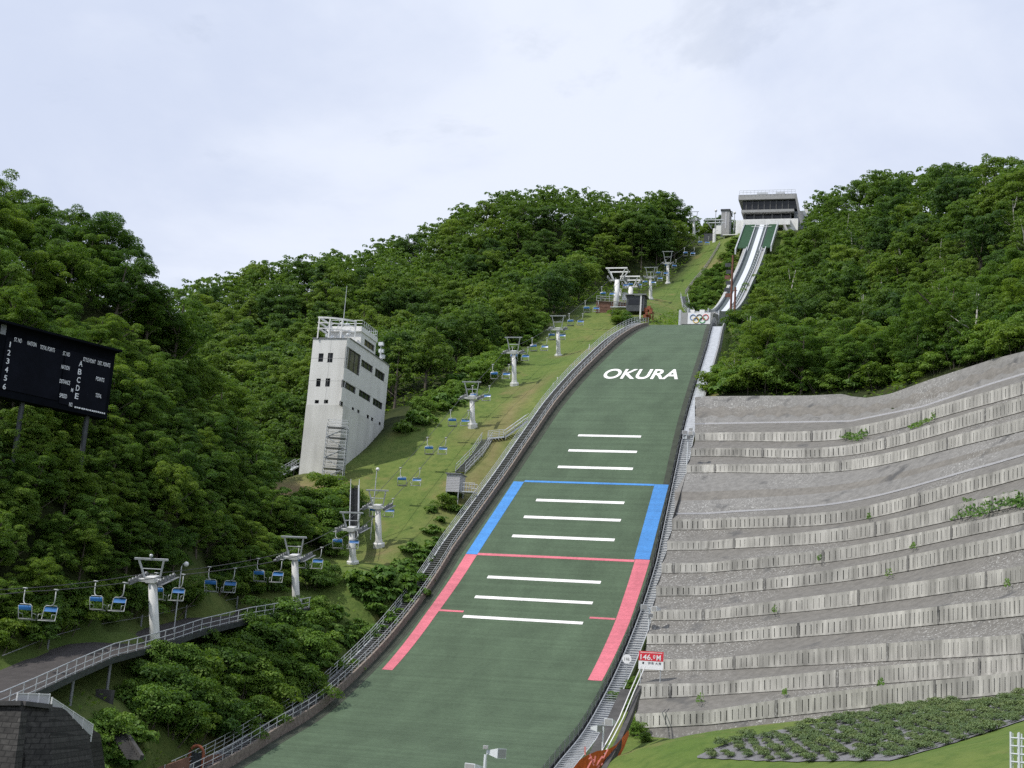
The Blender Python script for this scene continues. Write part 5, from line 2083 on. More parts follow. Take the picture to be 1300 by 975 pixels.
# rusty arch and low wall
rc = at(249, 962, 116.5)
ar = empty('rusty_arch', rc, 'rust brown curved arch frame at the foot of the forest side stairway', 'frame')
pts = []
for t_ in np.linspace(math.pi, 0, 12):
    pts.append(rc + Vd * 0.62 * math.cos(t_) + Ud * (0.35 + 0.6 * math.sin(t_)))
pts = [pts[0] - Ud * 2.2] + pts + [pts[-1] - Ud * 2.2]
MB().tube(pts, 0.13, 8).build('hoop', M['rust'], ar, smooth=True)
mb = MB()
mb.box(rc - Ud * 0.7 - Hd * 0.12, (1.0, 0.06, 2.2), (Vd, Hd, Ud))
mb.build('infill', M['dark_steel'], ar)
lw = empty('low_wall', at(215, 970, 113), 'low rust brown board wall either side of the curved arch', 'wall')
mb = MB()
mb.bar(at(178, 986, 110) - Ud * 0.4, at(240, 963, 115.5) - Ud * 0.4, 0.16, 1.1)
mb.build('board', M['brown_board'], lw)
mb = MB()
mb.bar(at(258, 960, 117) - Ud * 0.5, at(284, 958, 120) - Ud * 0.5, 0.16, 1.1)
mb.build('board', M['brown_board'], lw)

# ------------------------------------------------------------------ terraced retaining wall
YC = [820, 900, 1080, 1260, 1500]


def yrow(left, mid, right):
    f = spl([900, 1080, 1260], [left, mid, right])
    sl = (right - mid) / 180 * 1.25
    return lambda px: np.where(px > 1260, right + (px - 1260) * sl * 0.9, np.where(px < 900, left + (900 - px) * (0.01 if left < 880 else 0.05), f(px)))


TIER = [(550.7, 559.7, 545, 556.6, 498.6, 512), (570, 579.3, 567, 578, 519, 533.5), (591, 600, 586, 597, 543.7, 557), (660.5, 672.4, 649, 662.5, 603, 618),
        (688, 698, 671.5, 686, 634, 650), (716, 727, 696, 710, 660, 674), (745, 756, 722.5, 737, 687, 705), (775, 787, 754, 770, 728, 745), (805.6, 817, 787, 803.6, 766, 786),
        (838, 851, 824, 842, 812, 832), (869, 883, 853, 871, 838, 857), (903.6, 920, 880, 900.5, 861, 883)]
rw = empty('terraced_wall', at(880, 925, 126), 'huge stepped concrete retaining wall of ribbed panel terraces curving up to the right', 'wall')
EX = 1470


def cols(ytop, n=90):
    x0 = float(wall_left(float(ytop(900.0))))
    return np.linspace(x0, EX, n)


prev_line = None                             # top-of-panel line of the tier below, for the ledges
lines = []
for tI, q in enumerate(TIER):
    yt = yrow(q[0] - 0.12 * (q[1] - q[0]), q[2] - 0.22 * (q[3] - q[2]), q[4] - 0.20 * (q[5] - q[4]))
    yb = yrow(q[1], q[3], q[5])
    lines.append((yt, yb))


def panel_pts(px, yt, yb):
    D = float(wall_D(px, float(yb(px))))
    b = at(px, float(yb(px)), D)
    t_ = at(px, float(yt(px)), D * 1.002)
    return b, t_


ledges = []
for tI, (yt, yb) in enumerate(lines):
    xs = cols(yb)
    B, T = zip(*[panel_pts(x, yt, yb) for x in xs])
    B, T = np.array(B), np.array(T)
    seg = np.linalg.norm(np.diff(B, axis=0), axis=1)
    cum = np.r_[0, np.cumsum(seg)]

    def along(s):
        i = int(np.clip(np.searchsorted(cum, s) - 1, 0, len(seg) - 1))
        f = (s - cum[i]) / seg[i]
        b = B[i] + (B[i + 1] - B[i]) * f
        t_ = T[i] + (T[i + 1] - T[i]) * f
        d = (B[i + 1] - B[i]) * np.array([1, 1, 0])
        d /= np.linalg.norm(d)
        return b, t_, np.cross(d, Ud)        # outward normal
    pan = empty('panel_tier', (0, 0, 0))
    bpy.data.objects.remove(pan)
    mb = MB()
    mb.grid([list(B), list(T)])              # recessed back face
    ms_ = MB()
    pil = MB()
    L = cum[-1]
    s = 0.0
    k = 0
    while s < L - 0.7:
        pitch = 0.60
        joint = (k % 29 == (28 - tI * 11 % 29) % 29)
        wgap = (0.012, 0.03, 0.05, 0.055, 0.04)[(k * k * 31 + k * 7 + tI * 3) % 5]
        b0, t0, nr = along(s + wgap)
        b1, t1, _ = along(s + pitch - wgap)
        if joint:
            bq, tq, nq_ = along(s + 0.02)
            bq2, tq2, _ = along(s + 0.28)
            o1, o2 = nq_ * 0.03, nq_ * 0.155
            pil.hexa([bq + o1, bq2 + o1, bq2 + o2, bq + o2, tq + o1, tq2 + o1, tq2 + o2, tq + o2])
        if not joint:
            pr_ = 0.12
            lo_, hi_ = 0.13, 0.80
            p = [b0 + (t0 - b0) * lo_, b1 + (t1 - b1) * lo_, b1 + (t1 - b1) * hi_, b0 + (t0 - b0) * hi_]
            o_ = [x + nr * pr_ for x in p]
            ms_.add(p + o_, [(4, 5, 6, 7), (0, 4, 7, 3), (1, 2, 6, 5), (3, 7, 6, 2), (0, 1, 5, 4)])
        s += pitch if not joint else 0.3
        k += 1
    for lo_, hi_, pr_ in ((0.0, 0.13, 0.12), (0.80, 1.0, 0.12)):  # continuous bottom and top beams
        lower = B + (T - B) * lo_
        upper = B + (T - B) * hi_
        nrs = np.array([along(c)[2] for c in cum])
        ms_.grid([list(lower), list(lower + nrs * pr_), list(upper + nrs * pr_), list(upper)])
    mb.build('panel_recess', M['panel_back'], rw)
    ms_.build('panel_tier', M['panel_crib'], rw)
    pil.build('panel_joint', M['ledge_blue'], rw)
    ledges.append((B, T))
# ledges between tiers (stained sprayed concrete) and the big plain strips
for tI in range(len(lines)):
    Bt, Tt = ledges[tI]
    if tI == 2:                               # big plain strips of sprayed concrete in bands
        lowT = ledges[tI + 1][1]
        xs2 = cols(lines[3][0])
        cur = [yrow(652.5, 637, 590), yrow(646.5, 632, 585), yrow(635, 621, 575), yrow(624, 613, 568)]
        rowsP = [list(lowT)]
        for ci_, fn in enumerate(cur):
            rowsP.append([at(x, float(fn(x)), float(wall_D(x, float(fn(x)))) - (0.2, 0.5, 0.1, 0.5)[ci_]) for x in xs2])
        rowsP.append(list(Bt))
        for r0, r1, mk in zip(rowsP[:-1], rowsP[1:], ('ledge', 'ledge_blue', 'ledge_blue', 'ledge_brown', 'ledge_blue')):
            MB().grid([r0, [a * .5 + b * .5 for a, b in zip(r0, r1)], r1]).build('ledge', M[mk], rw, smooth=True)
        mb = MB()
        for a, b in zip(rowsP[1][:-1], rowsP[1][1:]):
            mb.bar(a + Ud * 0.05 - np.array([0.03, 0.12, 0]), b + Ud * 0.05 - np.array([0.03, 0.12, 0]), 0.2, 0.2)
        mb.build('coping', M['fence_white'], rw)
    elif tI + 1 < len(lines):
        lowT = ledges[tI + 1][1]
        rws = []
        for f in (0, 0.12, 0.3, 0.5, 0.7, 0.88, 1.0):
            rws.append([a + (b - a) * f - Ud * 0.25 * math.sin(math.pi * f) * 0.8 + Ud * 0.0 for a, b in zip(lowT, Bt)])
        mb = MB().grid(rws)
        mb.build('ledge', M['ledge'] if tI != 2 else M['ledge_blue'], rw, smooth=True)
    else:
        foot = [at(x, float(np.interp(x, [805, 900, 1080, 1260, 1500], [948, 948, 925, 905, 880])), float(wall_D(x, 940)) - 0.4) - Ud * 0.5 for x in cols(lines[-1][1])]
        MB().grid([foot, list(Bt)]).build('rough_footing', M['ledge'], rw)
yt0 = lines[0][0]
xs = cols(lines[0][1])
top_y = lambda x: float(np.interp(x, [884, 895, 1030, 1070, 1080, 1100, 1130, 1180, 1260, 1300, 1500], [504, 503, 502, 500, 503, 505, 500, 482, 456, 446, 396]))
line_y = lambda x: float(np.interp(x, [884, 900, 1080, 1170, 1260, 1300, 1500], [538.5, 538, 535, 517, 487, 475, 420]))
T0 = ledges[0][1]
mid_ = [at(x, line_y(x), float(wall_D(x, line_y(x)))) for x in xs]
topl = [at(x, top_y(x), float(wall_D(x, top_y(x))) - 0.2) for x in xs]
MB().grid([list(T0), [a * .5 + b * .5 for a, b in zip(T0, mid_)], mid_]).build('ledge', M['ledge'], rw)
fr = np.linspace(0, 1, 13)
rws = [[a + (b - a) * f + np.array([0, 0, 0.22 * math.sin(i * 1.7 + f * 9) - 0.35 * (k in (4, 8))]) * (0 < f < 1) for i, (a, b) in enumerate(zip(mid_, topl))] for k, f in enumerate(fr)]
for k0, k1, mk in ((0, 3, 'ledge_blue'), (3, 4, 'ledge'), (4, 7, 'ledge_brown'), (7, 8, 'ledge'), (8, 12, 'ledge_blue')):
    MB().grid(rws[k0:k1 + 1]).build('rubble_face', M[mk], rw, smooth=True)
mb = MB()
for a, b in zip(mid_[:-1], mid_[1:]):
    mb.bar(a + Hd * 0.1, b + Hd * 0.1, 0.16, 0.22)
mb.build('coping', M['fence_white'], rw)
mb = MB()                                     # top edge and returning left end
mb.grid([topl, [p + np.array([0.4, 1.6, 0.0]) for p in topl]])
mb.build('crown_edge', M['concrete_dark'], rw)
mb = MB()
lft = [topl[0], mid_[0]] + [x for B, T in ledges for x in (T[0], B[0])]
mb.grid([lft, [p + np.array([1.5, 3.5, -1.5]) for p in lft]])
mb.build('end_face', M['concrete_dark'], rw)

# ------------------------------------------------------------------ signs and loudspeakers beside the wall
c = at(826.5, 838.5, 134)
sx = Vd * 1.0
nrm_s = Hd
rs = empty('record_sign', c - Ud * 2, 'red and white hill record sign reading 146.0M beside the stairway', 'sign')
Wg, Hg = 31.5 * 134 / FPX, 22.5 * 134 / FPX
tilt = np.array([CP, -SP, 0.0]) * 1.0
sxr = tilt
MB().box(c, (Wg, 0.08, Hg), (sxr, Hd, Ud)).build('board', M['sign_white'], rs)
MB().box(c + Ud * Hg * 0.235 + Hd * 0.03, (Wg * 1.0, 0.05, Hg * 0.53), (sxr, Hd, Ud)).build('red_panel', M['sign_red'], rs)
text_on('146.', c + Ud * Hg * 0.17 + Hd * 0.06 - sxr * Wg * 0.19, sxr, Ud, Wg * 0.48, Hg * 0.30, M['sign_white'], rs, offset=0.012)
text_on('0', c + Ud * Hg * 0.21 + Hd * 0.06 + sxr * Wg * 0.13, sxr, Ud, Wg * 0.085, Hg * 0.20, M['sign_white'], rs, offset=0.012)
text_on('M', c + Ud * Hg * 0.17 + Hd * 0.06 + sxr * Wg * 0.31, sxr, Ud, Wg * 0.17, Hg * 0.30, M['sign_white'], rs, offset=0.012)
MB().box(c + Ud * Hg * 0.43 + Hd * 0.058, (Wg * 0.9, 0.01, Hg * 0.05), (sxr, Hd, Ud)).build('caption_strip', mat('pale_pink', (0.75, 0.5, 0.5), 0.6), rs)
text_on('\u4f0a\u6771 \u5927\u8cb4', c - Ud * Hg * 0.15 + Hd * 0.045 + sxr * Wg * 0.15, sxr, Ud, Wg * 0.55, Hg * 0.15, M['ink'], rs, offset=0.0)
MB().box(c - Ud * Hg * 0.16 + Hd * 0.045 - sxr * Wg * 0.31, (Wg * 0.07, 0.01, Hg * 0.11), (sxr, Hd, Ud)).build('emblem', M['ink'], rs)
for s in (-0.4, 0.4):
    q = c + sxr * Wg * s - Hd * 0.1
    MB().tube([q - Ud * 4.0, q + Ud * Hg * 0.4], 0.06, 6).build('post', M['galv'], rs)
c = at(796, 836.5, 135.5)
ds = empty('distance_disc', c - Ud * 0.6, 'round white distance marker on the mesh fence near the record sign', 'sign')
mb = MB()
mb.tube([c, c + Hd * 0.06], 0.44, 20)
mb.build('disc', M['sign_white'], ds)
text_on('146', c + Hd * 0.065, Vd, Ud, 0.5, 0.3, M['grey_panel'], ds)
MB().tube([c - Ud * 1.6 - Hd * 0.05, c - Hd * 0.05], 0.04, 6).build('post', M['galv'], ds)


def horn(px, py, D, yb, lab, spk, name='loudspeaker_pole'):
    b = at(px, yb, D)
    top = at(px, py, D)
    t = empty(name, b, lab, 'loudspeaker')
    MB().tube([b - Ud * 3, np.array([b[0], b[1], top[2]])], 0.075, 8).build('pole', M['speaker_grey'], t)
    for dx, dz_, sz, yaw in spk:
        c = np.array([b[0], b[1], top[2]]) + Vd * dx + Ud * dz_
        f = Hd * math.cos(yaw) + Vd * math.sin(yaw)
        s_ = np.cross(f, Ud)
        mb = MB()                            # box-mouthed horn: small throat widening to the mouth
        B0, B1 = c - f * sz * 0.55, c + f * sz * 0.55
        q = []
        for P_, k in ((B0, 0.22), (B1, 0.5)):
            q += [P_ - s_ * sz * k - Ud * sz * k * 0.72, P_ + s_ * sz * k - Ud * sz * k * 0.72, P_ + s_ * sz * k + Ud * sz * k * 0.72, P_ - s_ * sz * k + Ud * sz * k * 0.72]
        mb.hexa(q)
        mb.bar(B0 - f * sz * 0.25, B0, sz * 0.3)
        mb.bar(c, np.array([b[0], b[1], c[2]]), 0.06)
        sp = mb.build('horn', M['speaker_grey'], t)
        MB().box(B1 + f * 0.012, (0.012, sz * 0.86, sz * 0.6), (f, s_, Ud)).build('mouth', M['grey_panel'], sp)
    return t


horn(872, 549, 178, 590, 'pale loudspeaker pole beside the upper aluminium stairway', [(-0.5, 0.1, 0.7, 0.3), (0.5, 0.05, 0.7, -0.4), (-0.2, -0.5, 0.6, 0.9), (0.35, 0.55, 0.5, 0.0)])
horn(823, 772, 143, 806, 'pale loudspeaker pole in the gully above the record sign', [(-0.6, 0.1, 0.75, 0.3), (0.7, 0.0, 0.7, -0.5), (0.0, -0.7, 0.55, 0.6)])
horn(764, 922, 110, 965, 'twin horn loudspeaker pole at the bottom of the gully', [(-0.55, -0.2, 0.7, 1.0), (0.55, 0.35, 0.75, -0.3), (0.0, 0.25, 0.3, 0.2)])
horn(613, 958, 60, 1010, 'twin grey horn loudspeaker on a pole at the foot of the landing slope', [(0.45, 0.1, 0.58, 1.15), (-0.42, -0.62, 0.62, -0.5), (0.0, 0.3, 0.22, 0.0)])
# orange net at the foot of the gully
on_ = empty('orange_net', at(765, 960, 110), 'sagging orange safety net at the foot of the gully', 'net')
rws = []
for f in np.linspace(0, 1, 7):
    rws.append([at(x, yt_ + (yb_ - yt_) * f, D_) + Ud * 0.1 * math.sin(7 * f + x) + Hd * 0.15 * math.sin(x * 0.9 + f * 5)
                for x, yt_, yb_, D_ in ((728, 974, 995, 105), (736, 966, 992, 106), (745, 958, 988, 107), (758, 952, 985, 108), (772, 950, 978, 109.5), (783, 944, 966, 111.5), (793, 934, 950, 114), (798, 926, 935, 117))])
MB().grid(rws).build('net', M['orange_net'], on_, smooth=True)
mb = MB()
for i in range(12):
    q = at(742 + rng.random() * 26, 958 + rng.random() * 14, 105)
    mb.bar(q, q + Vd * rng.uniform(-.4, .4) + Ud * rng.uniform(-.8, .8), 0.12, 0.1)
mb.build('ribbon', M['pink_cloth'], on_)
# wire basket bottom right
wb = at(1303, 975, 62)
t = empty('wire_cage', wb, 'pale blue wire cage on the lawn at the right edge', 'cage')
ux_, uy_ = np.array([1, 0, 0.0]), np.array([0, 1, 0.0])
for i in (-0.5, 0.5):
    for j in (-0.5, 0.5):
        q = wb + ux_ * i + uy_ * j
        MB().tube([q - Ud * 1.0, q + Ud * 1.5], 0.05, 6).build('post', M['speaker_grey'], t)
mb = MB()
for z in np.arange(-0.8, 1.5, 0.34):
    q = [wb + ux_ * a + uy_ * b + Ud * z for a, b in ((-.5, -.5), (.5, -.5), (.5, .5), (-.5, .5), (-.5, -.5))]
    mb.tube(q, 0.035, 5)
for a in np.linspace(-0.4, 0.4, 5):
    for b in (-.5, .5):
        mb.tube([wb + ux_ * a + uy_ * b - Ud * 0.9, wb + ux_ * a + uy_ * b + Ud * 1.45], 0.016, 4)
mb.build('wire_grid', M['speaker_grey'], t)
# ------------------------------------------------------------------ vegetation
def quads_from(c, nrm, size, g, aspect=0.62):
    n = len(c)
    r = g.normal(size=(n, 3))
    t = np.cross(nrm, r)
    t /= np.linalg.norm(t, axis=1)[:, None] + 1e-9
    b = np.cross(nrm, t)
    b /= np.linalg.norm(b, axis=1)[:, None] + 1e-9
    s = (size * g.uniform(0.6, 1.35, n))[:, None]
    bend = nrm * s * 0.16
    V = np.stack([c - t * s * 0.5, c - b * s * aspect * 0.5 + bend, c + t * s * 0.5, c + b * s * aspect * 0.5 + bend], 1).reshape(-1, 3)
    return V, np.arange(4 * n).reshape(n, 4)


def clumps_mesh(name, cen, rad, per, leaf, g, m, flat=0.5, tintv=0.5):
    C, N, T = [], [], []
    for c, r in zip(cen, rad):
        k = max(4, int(per * (r ** 2)))
        d = g.normal(size=(k, 3))
        d /= np.linalg.norm(d, axis=1)[:, None]
        d[:, 2] = np.where(d[:, 2] < -0.25, -d[:, 2], d[:, 2])
        u = g.uniform(0.45, 1.0, k) ** 0.5
        p = c + d * (u * r)[:, None] * np.array([1, 1, flat])
        nr = d + np.array([0, 0, 0.45]) + g.normal(size=(k, 3)) * 0.42
        nr /= np.linalg.norm(nr, axis=1)[:, None]
        C.append(p)
        N.append(nr)
        T.append(np.clip(g.uniform(0.0, 1.0) * tintv + (1 - tintv) * g.uniform(0, 1, k), 0, 1))
    C, N, T = np.concatenate(C), np.concatenate(N), np.concatenate(T)
    V, Q = quads_from(C, N, leaf, g)
    return V, Q, T


def crown_points(g, h, r, z0, nc, shape):
    cen, rad = [], []
    zc, az = (h + z0) / 2, (h - z0) / 2
    if shape in ('round', 'spread'):         # a crown of several boughs, each a lobe of leaf sprays
        lobes = []
        for i in range(14 if shape == 'round' else 15):
            for _ in range(30):
                d = g.normal(size=3)
                d /= np.linalg.norm(d)
                if d[2] < -0.92:
                    continue
                u = g.uniform(0.45, 0.80)
                p = np.array([d[0] * r * u * (1.1 if shape == 'spread' else 1), d[1] * r * u * (1.1 if shape == 'spread' else 1), zc + d[2] * az * u * 0.92])
                if all(np.linalg.norm(p - q[0]) > r * 0.48 for q in lobes):
                    break
            lobes.append((p, r * g.uniform(0.32, 0.52)))
        while len(cen) < nc:
            if g.random() < 0.22:
                d = g.normal(size=3)
                d /= np.linalg.norm(d)
                u = g.uniform(0.2, 0.85)
                cen.append(np.array([d[0] * r * u, d[1] * r * u, zc + d[2] * az * u]))
                rad.append(r * g.uniform(0.16, 0.28))
                continue
            p, lr = lobes[int(g.integers(len(lobes)))]
            d = g.normal(size=3)
            d /= np.linalg.norm(d)
            if d[2] < -0.5:
                d[2] *= -1
            cen.append(p + d * lr * g.uniform(0.3, 1.0) ** 0.5 * np.array([1, 1, 0.85]))
            rad.append(r * g.uniform(0.12, 0.25))
        return np.array(cen), np.array(rad)
    while len(cen) < nc:
        d = g.normal(size=3)
        d /= np.linalg.norm(d)
        if d[2] < -0.6:
            continue
        u = g.uniform(0.25, 1.0) ** 0.45
        w = 1.0
        if shape == 'spread':
            w = 1.15 if d[2] < 0.3 else 0.95
        p = np.array([d[0] * r * u * w, d[1] * r * u * w, zc + d[2] * az * u])
        if shape == 'cone':
            p[:2] *= np.clip(1.25 - (p[2] - z0) / (h - z0), 0.2, 1.1)
        cen.append(p)
        rad.append(r * g.uniform(0.15, 0.33))
    return np.array(cen), np.array(rad)


def tree_proto(name, seed, h, r, nc, per, leaf, m, shape='round', flat=0.5, bark='bark', z0=0.08):
    g = np.random.default_rng(seed)
    t = empty(name, (0, 0, 0))
    cen, rad = crown_points(g, h, r, h * z0, nc, shape)
    lop = g.normal(size=2) * r * 0.10
    cen[:, :2] += lop * (cen[:, 2:3] / h)
    V, Q, T = clumps_mesh('crown', cen, rad, per, leaf, g, m, flat)
    mb = MB()
    bend = g.normal(size=2) * 0.25
    pts = [np.array([bend[0] * f * f * 2, bend[1] * f * f * 2, -1.5 + (h * 0.85 + 1.5) * f]) for f in np.linspace(0, 1, 6)]
    mb.tube(pts, [0.24 * h / 11 * (1 - 0.75 * f) for f in np.linspace(0, 1, 6)], 7)
    for i in g.choice(len(cen), min(9, len(cen)), replace=False):
        e = cen[i]
        zz_ = max(h * 0.18, e[2] - np.linalg.norm(e[:2]) * 0.8)
        s = np.array([bend[0] * 0.3, bend[1] * 0.3, min(zz_, h * 0.7)])
        mb.tube([s, (s + e) / 2 + np.array([0, 0, -0.1]), e], [0.09 * h / 11, 0.06, 0.03], 5)
    mb.build('trunk', M[bark], t)
    np_mesh('crown', V, Q, M[m], t, attr=[('tint', 'FACE', T)])
    return t


NEARV = [tree_proto('broadleaf_tree', 100 + i, 11.0, 4.2, 130, 330, 0.18, 'leaf', ('round', 'spread', 'round', 'spread', 'round')[i], (0.72, 0.62, 0.8, 0.66, 0.75)[i]) for i in range(5)]
BRIGHTV = [tree_proto('broadleaf_tree', 130 + i, 9.5, 4.0, 120, 320, 0.19, 'leaf_bright', 'spread', 0.62) for i in range(2)]
FARV = [tree_proto('broadleaf_tree', 160 + i, 11.0, 4.3, 120, 130, 0.30, 'leaf_far', ('round', 'spread', 'round', 'round')[i], 0.72) for i in range(4)]
CONEV = [tree_proto('slender_tree', 180 + i, 12.5, 2.8, 70, 110, 0.34, 'leaf_far', 'cone', 0.6) for i in range(2)]
BIRCHV = [tree_proto('birch_tree', 190 + i, 11.0, 3.3, 75, 95, 0.29, 'leaf_far', 'round', 0.65, 'birch_bark') for i in range(2)]


def shrub_proto(name, seed, h, r, nc, per, leaf, m, flat=0.6):
    g = np.random.default_rng(seed)
    t = empty(name, (0, 0, 0))
    cen = np.stack([g.normal(size=nc) * r * 0.42, g.normal(size=nc) * r * 0.42, g.uniform(0.15, 0.85, nc) * h], 1)
    rad = r * g.uniform(0.28, 0.5, nc)
    V, Q, T = clumps_mesh('foliage', cen, rad, per, leaf, g, m, flat, 0.4)
    V[:, 2] = np.maximum(V[:, 2], -0.3)
    mb = MB()
    for i in range(min(6, nc)):
        mb.tube([(cen[i][0] * 0.2, cen[i][1] * 0.2, -0.8), cen[i]], [0.06, 0.02], 5)
    mb.build('stems', M['bark' if m != 'leaf_big' else 'stem'], t)
    np_mesh('foliage', V, Q, M[m], t, attr=[('tint', 'FACE', T)])
    return t


SHRUBV = [shrub_proto('shrub', 300 + i, 2.6, 2.0, 34, 260, 0.20, ('leaf', 'leaf_bright', 'leaf')[i]) for i in range(3)]
BIGV = [shrub_proto('large_leaf_plant', 320 + i, 1.5, 1.5, 18, 95, 0.50, 'leaf_big', 0.45) for i in range(2)]
ALLP = NEARV + BRIGHTV + FARV + CONEV + BIRCHV + SHRUBV + BIGV

# --- sight lines onto bare ground, to drop trees nobody can see
RS = 6
bx_, by_ = np.arange(-120, 1420, RS), np.arange(150, 1000, RS)
BX, BY = np.meshgrid(bx_, by_)
dirs = np.array([ray(x, y) for x, y in zip(BX.ravel(), BY.ravel())])
depth = np.full(len(dirs), 1e9)
alive = np.ones(len(dirs), bool)
for t_ in np.arange(60, 470, 2.5):
    ii = np.where(alive)[0]
    P = CAM + dirs[ii] * t_
    below = P[:, 2] < ground(P[:, 0], P[:, 1])
    depth[ii[below]] = t_
    alive[ii[below]] = False
depth = depth.reshape(BX.shape)


def inpoly(x, y, poly):
    c = False
    j = len(poly) - 1
    for i in range(len(poly)):
        xi, yi = poly[i]
        xj, yj = poly[j]
        if (yi > y) != (yj > y) and x < (xj - xi) * (y - yi) / (yj - yi) + xi:
            c = not c
        j = i
    return c


KEEP = [  # (polygon seen in the photo, distance of what must stay in view)
    ([(-10, 404), (148, 440), (140, 508), (70, 497), (-10, 474)], 133),
    ([(383, 404), (495, 404), (492, 556), (430, 620), (378, 600)], 200),
    ([(884, 300), (905, 292), (925, 330), (890, 400), (800, 430), (660, 600), (520, 780), (440, 790), (385, 768), (432, 700), (452, 610), (500, 572), (560, 530), (690, 422), (756, 400), (752, 345), (790, 342), (838, 335), (852, 325)], 420),
    ([(874, 262), (940, 240), (1022, 240), (1024, 262), (1016, 297), (978, 318), (944, 392), (919, 415), (893, 500), (880, 560), (850, 560), (870, 410), (900, 400), (930, 300), (870, 300)], 420),
    ([(640, 452), (690, 408), (700, 425), (640, 480)], 300)]
VRt = lambda n: np.where(n < 0, np.interp(n, [-125, -112, -90, -60, 0], [12.5, 11.5, 7.0, 5.2, 5.2]), HWR(np.clip(n, 0, 240)) + 4.2)
PYL0 = on_v(196.5, 806, -22.0)
cands = []
wkp_ = [(p[0], p[1]) for p in P_n] + [(p[0] - 1.0, p[1] + 2.0) for p in P_f[::-1]]
g = np.random.default_rng(5)
step = 5.9
for iy, y in enumerate(np.arange(75, 430, step * 0.87)):
    for x in np.arange(-150, 160, step):
        X = x + (iy % 2) * step / 2 + g.uniform(-1.7, 1.7)
        Y = y + g.uniform(-1.7, 1.7)
        n, v = nv((X, Y))
        D = Y * math.cos(PITCH) + (float(ground(X, Y)) - CZ) * math.sin(PITCH)
        side_ = None
        if v < VL(n) - 2.2 and n < 200 and v > -150:
            side_ = 'L'
            if 62 < n < 112 and v > -48:      # judges' tower and its apron
                continue
            if n > 118 and inpoly(X, Y, wkp_):
                continue
        elif v > VRt(n) and n < 95:
            px, py, _ = project(np.array([[X, Y, float(ground(X, Y))]]))[0]
            if px < 880 or D < float(np.interp(px, [895, 1080, 1300, 1500], [202, 189, 159, 132])) + 3.0:
                continue
            if n > -16 and v < 6.5:
                continue
            side_ = 'R'
        if side_ is None and False:
            side_ = 'C'
        if side_ is None or n < -142:
            continue
        cands.append((X, Y, float(ground(X, Y)), D, n, v, side_))
gs = np.random.default_rng(77)
steep = []
polyS = [(-20, 520), (70, 535), (150, 535), (230, 560), (330, 600), (380, 660), (372, 745), (300, 758), (190, 775), (110, 795), (0, 835), (-20, 840)]
for _ in range(6000):
    x, y = gs.uniform(-20, 385), gs.uniform(515, 840)
    if not inpoly(x, y, polyS):
        continue
    p = hit(x, y)
    if p is None or any(np.linalg.norm(p - q) < 3.3 for q in steep) or inpoly(p[0], p[1], wkp_):
        continue
    n, v = nv(p)
    steep.append(p)
    cands.append((p[0], p[1], float(ground(p[0], p[1])), p[1] * math.cos(PITCH) + (p[2] - CZ) * math.sin(PITCH), n, v, 'S'))
    if len(steep) > 95:
        break
gx_ = np.random.default_rng(31)
for n in (-92, -98.5, -105, -112, -118):
    for v in (-23, -26.5, -30, -34, -38, -44, -51):
        if n > -100 and v > -29:
            continue
        q = G(n + gx_.uniform(-1.5, 1.5), v + gx_.uniform(-1, 1))
        pq = project(q)[0]
        yt_ = float(np.interp(pq[0], [740, 770, 800, 830, 855, 885], [252, 246, 240, 233, 228, 231])) + gx_.uniform(-2, 10)
        if n > -104:
            yt_ += 14
        cands.append((q[0], q[1], q[2], pq[2], n, v, ('X', float(at(pq[0], yt_, pq[2])[2]))))
for x, y, D in ((886, 272, 436), (896, 276, 430), (905, 268, 438), (914, 262, 432), (924, 266, 440), (932, 260, 436), (946, 239, 446), (957, 236, 452), (970, 240, 448), (984, 238, 446), (997, 241, 450),
                (1010, 234, 440), (1022, 238, 436), (1034, 232, 430), (1048, 228, 425)):
    p = at(x, y, D)
    n, v = nv(p)
    cands.append((p[0], p[1], float(ground(p[0], p[1])), D, n, v, ('C', p[2])))
for i, x in enumerate((-4, 22, 48, 74, 100, 126, 148)):
    D = 122.0 + i * 0.9
    p = at(x, 503 + x * 0.20 + (i * 5 % 4), D)
    n, v = nv(p)
    cands.append((p[0], p[1], float(ground(p[0], p[1])), D, n, v, ('X', p[2] + 0.3)))
print('STEEP', len(steep))
cands.sort(key=lambda c: c[3])
trees = []
zbuf = depth.copy()
